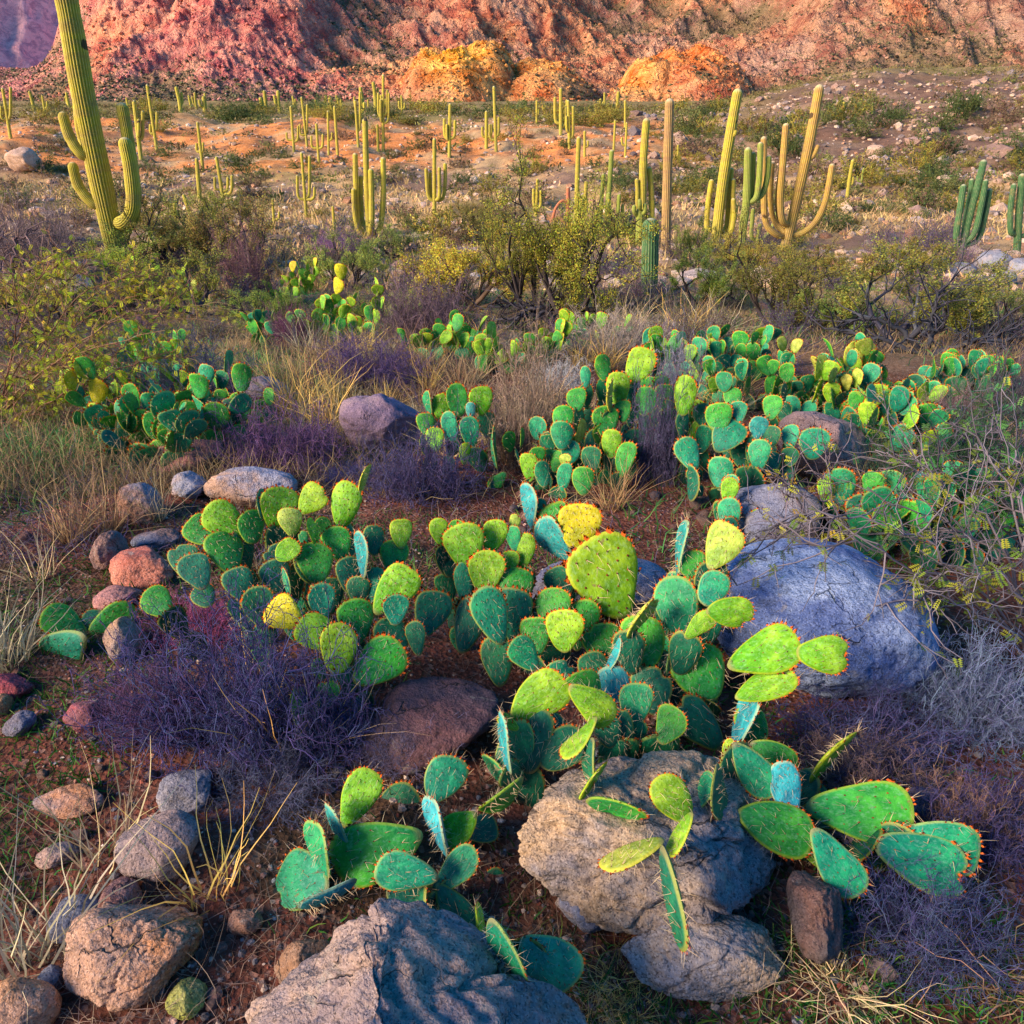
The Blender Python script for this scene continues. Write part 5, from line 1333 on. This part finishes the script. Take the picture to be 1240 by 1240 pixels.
thorn_bush('tall thorn bush with yellow green leaflets and orange twigs at the left edge', (-20, 520), [
  ([(40, 430), (110, 350), (200, 330)], .3), ([(60, 440), (150, 385), (260, 390)], .2), ([(50, 400), (90, 330), (130, 320)], .5), ([(70, 480), (160, 440), (240, 430)], .1), ([(80, 520), (180, 490), (300, 500)], -.2), ([(60, 560), (140, 540), (260, 520)], -.3),
  ([(20, 420), (40, 350), (80, 310)], .4), ([(90, 470), (170, 400), (230, 350)], .4), ([(40, 500), (100, 470), (180, 520)], -.1), ([(10, 460), (20, 380), (10, 330)], .2), ([(50, 450), (120, 420), (200, 400)], .0), ([(100, 540), (150, 560), (130, 600)], -.3), ([(30, 470), (70, 410), (150, 360)], .15), ([(20, 490), (60, 450), (120, 450)], -.15)],
  2000, (.42, .50, .02), (.20, .11, .07), 11, .0125, dens=2.6, thick=.005)
thorn_bush('second thorn bush with orange and lime leaflets behind the first at left', (60, 455), [
  ([(100, 380), (160, 345), (215, 350)], .4), ([(120, 400), (190, 370), (290, 375)], .3), ([(80, 380), (60, 340), (70, 320)], .5), ([(110, 420), (200, 420), (280, 440)], .1), ([(50, 390), (20, 360), (0, 350)], .3), ([(90, 380), (140, 340), (150, 325)], .6)],
  1000, (.50, .44, .02), (.20, .12, .09), 12, .015, dens=2.2, thick=.006)
thorn_bush('bare thorny branches with few yellow leaflets over the big bluish boulder at right', (1260, 800), [
  ([(1160, 690), (1080, 640), (990, 620), (930, 640)], -.1), ([(1180, 720), (1110, 690), (1050, 660), (960, 660)], -.2), ([(1200, 640), (1150, 600), (1100, 560), (1060, 545)], .3), ([(1210, 680), (1160, 640), (1110, 620), (1050, 590)], .1), ([(1230, 620), (1200, 560), (1180, 540)], .4), ([(1190, 740), (1120, 720), (1060, 740)], -.2), ([(1220, 700), (1170, 700), (1100, 700)], -.1), ([(1240, 640), (1225, 580), (1230, 545)], .3)],
  450, (.24, .30, .03), (.16, .14, .17), 13, .013, dens=1.1, comb=5, thick=.004)
thorn_bush('dense dim green thorny undergrowth at the right edge with dark twigs', (1270, 700), [([(1180, 600), (1120, 560), (1080, 560)], .2), ([(1200, 580), (1170, 530), (1150, 510)], .4), ([(1220, 640), (1150, 650), (1090, 640)], .0), ([(1230, 560), (1210, 520), (1215, 490)], .5), ([(1240, 600), (1190, 590), (1130, 600)], .2)],
  500, (.07, .20, .05), (.09, .08, .11), 15, .015, dens=1.5, comb=5, thick=.004)
thorn_bush('sprig of yellow leaflets rising left of the big bluish boulder', (1000, 700), [([(985, 640), (960, 600), (940, 580)], .05), ([(1010, 640), (1002, 590), (1005, 545)], .05), ([(985, 650), (945, 640), (915, 650)], -.05)], 110, (.40, .34, .02), (.15, .12, .15), 14, .014, .1, dens=1.6, comb=4, thick=.004)
def dead_branch(label, foot, limbs, col, seed, rad=.02):
    r = np.random.default_rng(seed); F = at(*foot); base = np.array([F[0], F[1], float(H(F[0], F[1]))]); mb = MB()
    for px, dY in limbs:
        pts = np.array([base] + [P3(x, y, F[1] + dY * (i + 1) / len(px)) for i, (x, y) in enumerate(px)])
        C = np.array([pts[min(int(t), len(pts) - 2)] * (1 - (t - min(int(t), len(pts) - 2))) + pts[min(int(t), len(pts) - 2) + 1] * (t - min(int(t), len(pts) - 2)) for t in np.linspace(0, len(pts) - 1, 18)])
        C[1:] += r.normal(size=(17, 3)) * rad * .5
        v, f = tubes(C[None], np.linspace(rad, rad * .3, 18)[None], 6); mb.add(v - base, f, 0, (r.uniform(), 0, 0))
        n = 26; j = r.integers(4, 17, n); K1 = curve_batch(C[j], r.normal(size=(n, 3)) + unit(C[j] - C[j - 1]), r.uniform(4, 22, n) * rad, 6, r, .35, 0)
        v, f = tubes(K1, np.broadcast_to(np.linspace(rad * .32, rad * .1, 6), (n, 6)), 3); mb.add(v - base, f, 0, np.repeat(r.uniform(0, 1, (n, 3)), 18, 0))
    return tag(mb.build('dead_branch', M_TWIG, None, base, col), label, 'branch', 'dead branches')
dead_branch('dark dead limbs sprawling at the right edge below the wide olive bush', (1120, 430), [([(1180, 415), (1215, 412), (1245, 405)], .1), ([(1160, 420), (1200, 405), (1235, 395)], .2), ([(1080, 415), (1040, 405), (1010, 395)], .1), ([(1130, 400), (1130, 370), (1140, 350)], .2), ([(1090, 400), (1060, 385), (1020, 390)], .2), ([(1170, 440), (1220, 440)], -.1), ([(1150, 425), (1190, 428), (1240, 430)], 0)], (.045, .045, .065), 21, .03)
dead_branch('dark drooping dead limbs under the olive tree', (690, 400), [([(650, 370), (625, 385), (605, 410)], -.1), ([(660, 375), (640, 395), (628, 420)], -.2), ([(740, 385), (775, 380), (800, 378)], .1), ([(640, 380), (600, 390), (560, 400)], 0), ([(640, 370), (610, 370), (585, 375)], .1)], (.05, .045, .06), 22, .028)
dead_branch('bleached twisted dead limbs at the left edge', (20, 350), [([(30, 330), (60, 315), (85, 318)], .1), ([(15, 320), (20, 290), (45, 275)], .2), ([(0, 330), (-10, 300), (5, 280)], .2), ([(40, 345), (70, 335), (90, 340)], -.1)], (.15, .10, .11), 23, .035)
dead_branch('fallen grey blue twig lying on the ground at lower right', (1060, 1110), [([(1110, 1125), (1170, 1160), (1245, 1190)], -.1), ([(1090, 1118), (1130, 1105), (1160, 1100)], .1)], (.16, .18, .30), 24, .006)

# grass tufts
GR = [grass_mesh('grass_tuft', 900 + k, 90, 1, .35, .008, .25) for k in range(4)]
GT = [grass_mesh('grass_tuft', 910 + k, 26, 1, .28, .007, .18) for k in range(3)]
GC = [grass_mesh('grass_tuft', 920 + k, 130, 1, 1.0, .004, 1.2, 9) for k in range(2)]
GOLD = (.74, .50, .15); STRAW = (.60, .46, .26); TANB = (.36, .23, .13); PALE = (.50, .44, .30)
def tuft(label, x, y, hpx, col, m, wide=1.0, group='dry grass tufts'):
    p = at(x, y); k = ppm(p); h = hpx / k / math.cos(math.atan2(CAM[2] - p[2], p[1]) * .8)
    o = obj('grass_tuft', m, None, (p[0], p[1], float(H(p[0], p[1]))), np.array(col) * random.uniform(.9, 1.1)); o.scale = (h * wide, h * wide, h); o.rotation_euler = (0, 0, random.uniform(0, 6.28))
    return tag(o, label, 'grass', group)
for a in (('tall golden grass tuft in front of the reddish white rock', 362, 500, 95, GOLD, GR[0]), ('golden grass spreading right of the tallest tuft', 392, 518, 80, GOLD, GR[1]), ('shorter golden tuft left of the long violet brush', 408, 490, 62, GOLD, GR[2]),
          ('thick straw tuft at the left edge', 10, 805, 130, PALE, GR[3]), ('thin straw stems behind the left edge tuft', 50, 700, 90, STRAW, GT[0]), ('tan brown grass in front of the left thorn bush', 85, 655, 95, TANB, GR[0]), ('second tan brown tuft close to the thorn bush', 130, 645, 90, TANB, GR[1]),
          ('tan tuft right of the bluish brown rock', 190, 630, 62, STRAW, GR[2]), ('dry gold stems standing in the purple tangle', 345, 905, 130, GOLD, GT[1]), ('pale blades over the narrow pads of the left cactus', 392, 900, 110, STRAW, GT[2]), ('gold blades left of the gold stems in the purple tangle', 315, 870, 90, GOLD, GT[0]),
          ('upright straw tuft right of the tan oval rock', 258, 1085, 140, GOLD, GT[0]), ('pale thin tuft left of the tan oval rock', 130, 1045, 120, STRAW, GT[1]), ('straw stems in front of the slate blue slab', 62, 1150, 150, PALE, GT[2]), ('straw stems cut by the left edge near the bottom', 18, 1180, 170, PALE, GT[0]),
          ('curled golden straw nest below the small bluish block', 745, 1185, 62, GOLD, GC[0], 1.5), ('second curled straw nest near the bottom edge', 770, 1225, 55, GOLD, GC[1], 1.5), ('curled straw at the foot of the front cactus', 720, 1235, 50, STRAW, GC[0], 1.4),
          ('pale grass stems right of the reddish brown wedge', 1020, 1200, 110, STRAW, GC[1], 1.2), ('dry tuft at the right edge of the bottom', 1200, 1180, 120, TANB, GC[0], 1.3), ('tan stalks standing before the lime topped prickly pear', 742, 615, 75, (.42, .27, .14), GR[3]), ('pale stalks fanning below the lime topped prickly pear', 690, 618, 60, STRAW, GC[0], 1.1),
          ('golden grass before the violet grey brush', 520, 470, 50, GOLD, GR[1]), ('tan grass clump right of the golden grass', 556, 465, 48, TANB, GR[2]), ('golden tuft on the purple boulder', 465, 500, 46, GOLD, GR[3]), ('dry grass left of the lime prickly pear patch', 440, 430, 48, GOLD, GR[0]),
          ('brown grass between the two middle prickly pears', 622, 560, 95, TANB, GR[1]), ('dry brown grass behind the brown grass', 655, 500, 70, TANB, GR[2]), ('straw tuft under the olive tree', 740, 430, 55, PALE, GR[0]), ('straw tuft right of the one under the olive tree', 775, 435, 50, PALE, GR[3]),
          ('tan tuft below the low olive shrub', 880, 500, 50, TANB, GR[1]), ('dry stems at the left of the teal prickly pear', 812, 560, 80, STRAW, GT[1]), ('thin dry stems over the left prickly pear', 300, 700, 100, STRAW, GT[2])):
    tuft(*a)
# ------------------------------------------------------------------ far shrubs, one by one; they stand on the flat, the bank and the plateau
FB = [brush_mesh('far_bush', 1000 + k, 26, 4, 2, h=.75, rad=.010, wander=.3, leaf=900, leaf_size=.10) for k in range(5)]
FBJ = []
for tw_, lf_ in FB:      # twigs and leaves as one mesh: at this distance they are a single tuft
    b = bmesh.new(); b.from_mesh(tw_); nt = len(b.faces); b.from_mesh(lf_)
    b.faces.ensure_lookup_table()
    for i, f in enumerate(b.faces): f.material_index = 0 if i < nt else 1
    me = bpy.data.meshes.new('far_bush'); b.to_mesh(me); b.free(); me.materials.append(M_TWIG); me.materials.append(M_LEAF); FBJ.append(me)
OL = (.27, .22, .04); DG = (.09, .12, .035); BRW = (.17, .11, .07); GG = (.15, .16, .05)
def far_bush(px, py, wpx, col, label, group, hh=.62):
    p = at(px, py); k = wpx / 2 / ppm(p)
    o = obj('far_bush', random.choice(FBJ), None, (p[0], p[1], float(H(p[0], p[1])) - .05 * k), np.array(col) * random.uniform(.75, 1.25))
    o.scale = (k, k, k * hh * random.uniform(.9, 1.5)); o.rotation_euler = (0, 0, random.uniform(0, 6.28))
    return tag(o, label, 'bush', group)
random.seed(21)
for (x, y, w_) in ((25, 245, 50), (52, 205, 46), (75, 208, 30), (175, 205, 32), (205, 188, 34), (225, 212, 36), (255, 190, 30), (292, 205, 46), (310, 215, 40), (335, 190, 38), (375, 195, 22), (420, 272, 36), (505, 280, 48), (480, 208, 26), (505, 180, 34), (540, 185, 30), (560, 222, 36), (625, 212, 34), (655, 204, 18), (690, 178, 30), (720, 202, 28), (750, 222, 44), (640, 192, 26), (845, 222, 26), (985, 268, 30), (1130, 292, 34)):
    far_bush(x, y, w_, DG, 'dark green bush on the slope of the orange bank or at its foot', 'dark green bushes of the bank')
for i in range(64):
    x = random.uniform(-10, 860); y = random.triangular(130, 154, 142)
    far_bush(x, y, random.uniform(24, 60), random.choice((OL, OL, GG, DG)), 'olive bush on the plateau under the mountain', 'olive bushes of the plateau', .5)
for i in range(74):
    x = random.uniform(-10, 1250); y = random.uniform(205, 300)
    far_bush(x, y, random.uniform(28, 70) * (y / 260), random.choice((OL, BRW, BRW, GG, DG)), 'low brown olive bush on the tan flat', 'low bushes of the tan flat')
for i in range(38):
    x = random.uniform(-10, 850); y = random.uniform(155, 210)
    far_bush(x, y, random.uniform(14, 32), random.choice((BRW, OL, DG)), 'small brownish bush on the orange bank', 'small bushes of the orange bank')
for i in range(96):
    x = random.uniform(800, 1250); y = random.uniform(125, 262)
    far_bush(x, y, random.uniform(26, 64), random.choice((DG, BRW, OL, GG, DG)), 'dark bush among the stones of the right hillside', 'bushes of the right hillside')
for i in range(120):
    x = random.uniform(-10, 1250); y = random.uniform(292, 440)
    m = BL[i % 2]; p = at(x, y); k = random.uniform(34, 95) / 2 / ppm(p)
    plant('low_shrub', 'low twiggy shrub between the prickly pears and the saguaros', 'shrub', m, p, k, k, k * random.uniform(.6, 1.0), random.choice(((.34, .28, .05), (.24, .27, .06), (.36, .30, .05), (.17, .26, .06), (.20, .28, .06))), random.choice(((.12, .09, .10), (.16, .10, .16), (.10, .08, .14))), 'low shrubs behind the prickly pears')
for i in range(70):
    x = random.uniform(330, 900); y = random.uniform(395, 560)
    p = at(x, y); h = random.uniform(26, 60) / ppm(p)
    o = obj('straw_tuft', GR[i % 4], None, (p[0], p[1], float(H(p[0], p[1]))), np.array(random.choice((GOLD, STRAW, TANB, PALE))) * random.uniform(.6, 1.0)); o.scale = (h * 1.3, h * 1.3, h); o.rotation_euler = (0, 0, random.uniform(0, 6.28))
    tag(o, 'dry straw tuft standing between the prickly pears of the middle ground', 'grass', 'straw tufts between the prickly pears')
# the rest of the far scrub, past counting
r_ = np.random.default_rng(5); n_ = 2400; Yb = r_.uniform(42, 300, n_); Xb = r_.uniform(-.62, .62, n_) * Yb; kb = r_.uniform(.25, .9, n_) * (1 + Yb / 220)
K_ = 60; cc_ = r_.normal(size=(n_, K_, 3)); cc_ = unit(cc_) * (r_.uniform(.3, 1, (n_, K_, 1))) * np.array([1, 1, .6]); cc_[..., 2] = np.abs(cc_[..., 2])
Pb = (np.stack([Xb, Yb, H(Xb, Yb)], -1)[:, None] + cc_ * kb[:, None, None]).reshape(-1, 3)
v, f = leaves(Pb, .16, r_); v = v.reshape(-1, 4, 3); sc_ = np.repeat(kb, K_)[:, None, None] * 1.6; v = Pb[:, None] + (v - Pb[:, None]) * sc_
mb = MB(); tn = np.repeat(np.stack([np.clip(r_.uniform(0, 1, (n_, 1)) * .7 + r_.uniform(0, .3, (n_, K_)), 0, 1), np.broadcast_to(r_.uniform(0, 1, (n_, 1)), (n_, K_)), np.zeros((n_, K_))], -1).reshape(-1, 3), 4, 0)
mb.add(v.reshape(-1, 3), f, 0, tn, smooth=False)
tag(mb.build('distant_scrub', M_LEAF, color=(.19, .155, .055)), 'countless small bushes dotting the flat, the bank and the plateau', 'scrub', kind='stuff')

# ------------------------------------------------------------------ stones one could count, and the gravel nobody could
GS = 'pale stones of the bank and hillside'
for i in range(62):
    x = random.uniform(815, 1240); y = random.uniform(125, 262)
    stone(x, y, random.uniform(4, 13), random.choice(((.45, .32, .25), (.38, .25, .19), (.30, .24, .24))), (.4, .25, .18), 'pale stone among bushes on the right hillside', 'stones of the right hillside', ROCKS_LOW)
for i in range(60):
    x = random.choice((random.uniform(815, 1160), random.uniform(815, 1000), random.uniform(440, 560))); y = random.uniform(262, 288) if x > 800 else random.uniform(244, 275)
    stone(x, y, random.uniform(4, 11), random.choice(((.55, .40, .30), (.50, .30, .20), (.42, .36, .36))), (.5, .3, .2), 'pale stone in the rubble edge of the dry wash', 'rubble stones of the dry wash', ROCKS_LOW)
for i in range(48):
    x = random.uniform(0, 830); y = random.uniform(160, 235)
    stone(x, y, random.uniform(3, 8), random.choice(((.60, .42, .30), (.55, .30, .16), (.48, .40, .38))), (.5, .3, .2), 'pale stone on the orange bank', 'stones of the orange bank', ROCKS_LOW)
for i in range(55):
    x = random.uniform(0, 1240); y = random.uniform(295, 400)
    stone(x, y, random.uniform(5, 16), random.choice(((.40, .22, .17), (.34, .22, .24), (.45, .30, .24))), (.35, .2, .16), 'pinkish stone lying between the low shrubs', 'stones between the low shrubs')
for i in range(72):
    x = random.choice((random.uniform(0, 240), random.uniform(0, 330), random.uniform(560, 860))); y = random.uniform(560, 1230) if x < 400 else random.uniform(600, 660)
    if x > 560: x += 40
    stone(x, y, random.uniform(7, 24), random.choice(((.34, .15, .12), (.24, .17, .17), (.38, .24, .19), (.20, .19, .25))), (.3, .16, .13), 'small stone lying in the red soil', 'small stones of the red soil')
def merged_stones(name, label, n, xy, size, cols):
    r = np.random.default_rng(77); P = []; 
    X, Y = xy(n, r); Z = H(X, Y); S = size(n, r)
    v, f = scatter_blobs(n, np.stack([X, Y, Z + S * .2], -1), S, r, .8, .3)
    mb = MB(); c = np.array(cols)[r.integers(0, len(cols), n)] * r.uniform(.6, 1.3, (n, 1)); mb.add(v, f, 0, np.repeat(c, len(IV), 0), smooth=False)
    return tag(mb.build(name, M_SOIL), label, 'gravel', kind='stuff')
merged_stones('gravel', 'fine pinkish gravel scattered over the red soil', 15000, lambda n, r: (r.uniform(-1.0, 1.0, n) * (r_ := r.uniform(.55, 2.05, n) ** 2 * 1.0) * .9, r_ + .2), lambda n, r: np.exp(r.normal(-5.75, .5, n)), [(.34, .17, .13), (.22, .13, .12), (.45, .34, .28), (.26, .09, .06), (.20, .18, .20)])
merged_stones('rubble', 'small pale rubble over the bank, the wash and the hillside', 9000, lambda n, r: ((r.uniform(-.75, .75, n)) * (y_ := r.uniform(14, 110, n)), y_), lambda n, r: np.exp(r.normal(-2.35, .5, n)), [(.50, .34, .24), (.42, .22, .13), (.36, .28, .26), (.55, .42, .32)])

merged_stones('boulder_field', 'stones crowding the right hillside and the edges of the wash', 1500, lambda n, r: ((r.uniform(.10, .70, n)) * (y_ := r.uniform(38, 140, n)), y_), lambda n, r: np.exp(r.normal(-1.6, .45, n)), [(.34, .22, .165), (.27, .17, .14), (.22, .17, .17), (.46, .32, .24)])

def merged_blades(name, label, cat, n, xy, hgt, wid, lean, col, matl, curl=.3, S=4):
    r = np.random.default_rng(len(name)); X, Y = xy(n, r); Z = H(X, Y); h = hgt(n, r, Y)
    D = np.stack([r.normal(size=n) * lean, r.normal(size=n) * lean, np.ones(n)], -1)
    C = curve_batch(np.stack([X, Y, Z - .005], -1), D, h, S, r, curl, curl * .3)
    W = np.linspace(1, .2, S)[None] * (wid * (1 + .12 * Y))[:, None]
    v, f = ribbons(C, W, unit(np.cross(D, r.normal(size=(n, 3)))))
    ct = np.clip(.5 + .5 * fbm2(X, Y, 1.2, 2, 4.0) + r.normal(size=n) * .2, 0, 1)
    mb = MB(); mb.add(v, f, 0, np.repeat(np.stack([ct, r.uniform(0, 1, n), r.uniform(0, 1, n)], -1), S * 2, 0))
    return tag(mb.build(name, matl, color=col), label, cat, kind='stuff')
def masked(n, r, y0, y1, m, half=.78, pw=1.0):
    """points by preference where the noise m is high"""
    Y = y0 + (y1 - y0) * r.uniform(0, 1, n * 6) ** pw; X = r.uniform(-half, half, n * 6) * (Y + .5)
    ok = fbm2(X, Y, m[0], 3, m[1]) + r.normal(size=n * 6) * .12 > m[2]
    X, Y = X[ok], Y[ok]
    if len(X) < n: X = np.resize(X, n); Y = np.resize(Y, n)
    return X[:n], Y[:n]
merged_blades('green_weeds', 'short dark green weeds sprouting in patches on the soil', 'weeds', 22000, lambda n, r: masked(n, r, .7, 5, (1.5, 3.0, .12), pw=1.4), lambda n, r, Y: r.uniform(.02, .065, n), .0024, .9, (.05, .15, .02), M_LEAF)
merged_blades('dry_litter', 'dry stalks and litter lying over the near soil', 'litter', 14000, lambda n, r: masked(n, r, .7, 5, (1.1, 8.0, .0), pw=1.3), lambda n, r, Y: r.uniform(.03, .14, n),   .0008, 2.2, (.26, .18, .14), M_STRAW, .25, 5)
merged_blades('dry_grass', 'thin dry grass covering the ground between the prickly pears', 'grass', 42000, lambda n, r: masked(n, r, 3.2, 16, (.5, 5.0, .0), pw=1.5), lambda n, r, Y: r.uniform(.06, .24, n), .0014, .55, (.34, .24, .13), M_STRAW)
merged_blades('violet_twigs', 'thin violet twigs mixed through the middle ground', 'twigs', 24000, lambda n, r: masked(n, r, 2.6, 12, (.6, 15.0, .02), pw=1.5), lambda n, r, Y: r.uniform(.06, .22, n), .0010, .8, (.11, .08, .16), M_TWIG, .5, 5)
merged_blades('tan_grass', 'tan dry grass of the flat', 'grass', 20000, lambda n, r: masked(n, r, 13, 55, (.12, 5.0, .0), pw=1.1), lambda n, r, Y: r.uniform(.15, .45, n), .006, .5, (.50, .34, .16), M_STRAW, .25, 3)

merged_blades('green_undergrowth', 'dim green leafy undergrowth between the prickly pears', 'weeds', 24000, lambda n, r: masked(n, r, 2.4, 14, (.45, 25.0, .06), pw=1.5), lambda n, r, Y: r.uniform(.04, .16, n), .0036, .9, (.08, .20, .05), M_LEAF, .4)

# ------------------------------------------------------------------ telling look-alikes apart by what they stand next to
MARKS = [(110, 200, 'the leaning giant saguaro'), (447, 230, 'the hand shaped saguaro'), (527, 220, 'the candelabra saguaro'), (371, 225, 'the goblet shaped saguaro'), (808, 220, 'the tall plain pole saguaro'), (878, 210, 'the leaning saguaro with holes'),
         (965, 220, 'the largest many armed saguaro'), (1178, 260, 'the dark green saguaro bundle'), (1029, 215, 'the lone slim saguaro'), (788, 310, 'the fat young saguaro'), (690, 340, 'the olive tree'), (565, 340, 'the yellowish bush'), (940, 360, 'the low olive shrub'), (1090, 370, 'the wide olive bush'),
         (242, 180, 'the ring armed saguaro'), (222, 252, 'the leaning pole saguaro'), (270, 215, 'the forked saguaro pair'), (464, 130, 'the very tall bank saguaro'), (555, 105, 'the yellow dome'), (822, 90, 'the orange crag'), (598, 150, 'the tallest saguaro before the dome'), (679, 135, 'the tall double saguaro'), (741, 225, 'the low armed green saguaro'),
         (700, 220, 'the slim saguaro in the olive tree'), (28, 194, 'the pale bank boulder'), (1218, 175, 'the big hillside boulder'), (1060, 184, 'the pale hillside boulder'), (1195, 320, 'the bluish rock pile'), (112, 332, 'the brown split boulder'), (324, 335, 'the little yellow prickly pear'), (398, 370, 'the round lime prickly pear'), (362, 450, 'the tall golden grass'),
         (460, 515, 'the rounded purple boulder'), (330, 540, 'the violet brush'), (560, 515, 'the lime and teal prickly pear'), (770, 445, 'the big lime pad'), (1005, 460, 'the pale lime prickly pear'), (1100, 460, 'the yellowing prickly pear'), (995, 540, 'the pinkish brown boulder'), (640, 510, 'the brown grey dry bush'), (60, 300, 'the grey dead tangle'), (370, 150, 'the bank group of saguaros'),
         (174, 690, 'the brick red rock'), (302, 590, 'the rounded bluish boulder'), (15, 833, 'the crimson edge rock'), (106, 866, 'the crimson brush rock'), (87, 968, 'the half blue half orange rock'), (197, 1023, 'the smooth tan oval rock'), (160, 1147, 'the long orange boulder'), (297, 1116, 'the round orange stone'), (227, 1210, 'the greenish stone'), (250, 850, 'the purple tangle'), (708, 640, 'the yellow pad'), (10, 740, 'the left edge straw tuft'), (820, 660, 'the thin cyan pad')]
ORD = ['nearest', 'second nearest', 'third nearest', 'fourth nearest', 'fifth nearest', 'sixth nearest', 'seventh nearest', 'eighth nearest', 'ninth nearest', 'tenth nearest']
ADJ = {'dark green bush on the slope of the orange bank or at its foot': 'dark green bush', 'olive bush on the plateau under the mountain': 'plateau bush', 'low brown olive bush on the tan flat': 'low flat-land bush', 'small brownish bush on the orange bank': 'small bank bush', 'dark bush among the stones of the right hillside': 'hillside bush',
       'low twiggy shrub between the prickly pears and the saguaros': 'low twiggy shrub', 'dry straw tuft standing between the prickly pears of the middle ground': 'dry straw tuft', 'small stone lying in the red soil': 'small stone on red soil', 'pinkish stone lying between the low shrubs': 'pinkish stone among shrubs',
       'pale stone among bushes on the right hillside': 'pale hillside stone', 'pale stone in the rubble edge of the dry wash': 'pale rubble stone', 'pale stone on the orange bank': 'pale bank stone'}
cells = {}
for o in SC.objects:
    lb = o.get('label')
    if o.parent is None and lb in ADJ:
        x, y = proj(np.array(o.location)); 
        m = min(MARKS, key=lambda t: (t[0] - x) ** 2 + ((t[1] - y) * 1.6) ** 2); dx, dy = x - m[0], y - m[1]
        rel = ('left of' if dx < 0 else 'right of') if abs(dx) > abs(dy) * 1.3 else ('above' if dy < 0 else 'below')
        cells.setdefault((ADJ[lb], rel, m[2]), []).append((math.hypot(dx, dy), o))
for (ad, rel, mk), lst in cells.items():
    lst.sort(key=lambda t: t[0])
    for i, (_, o) in enumerate(lst):
        o['label'] = f'{ad} {rel} {mk}' if len(lst) == 1 else f'{ad}, {ORD[min(i, 9)]} one {rel} {mk}'
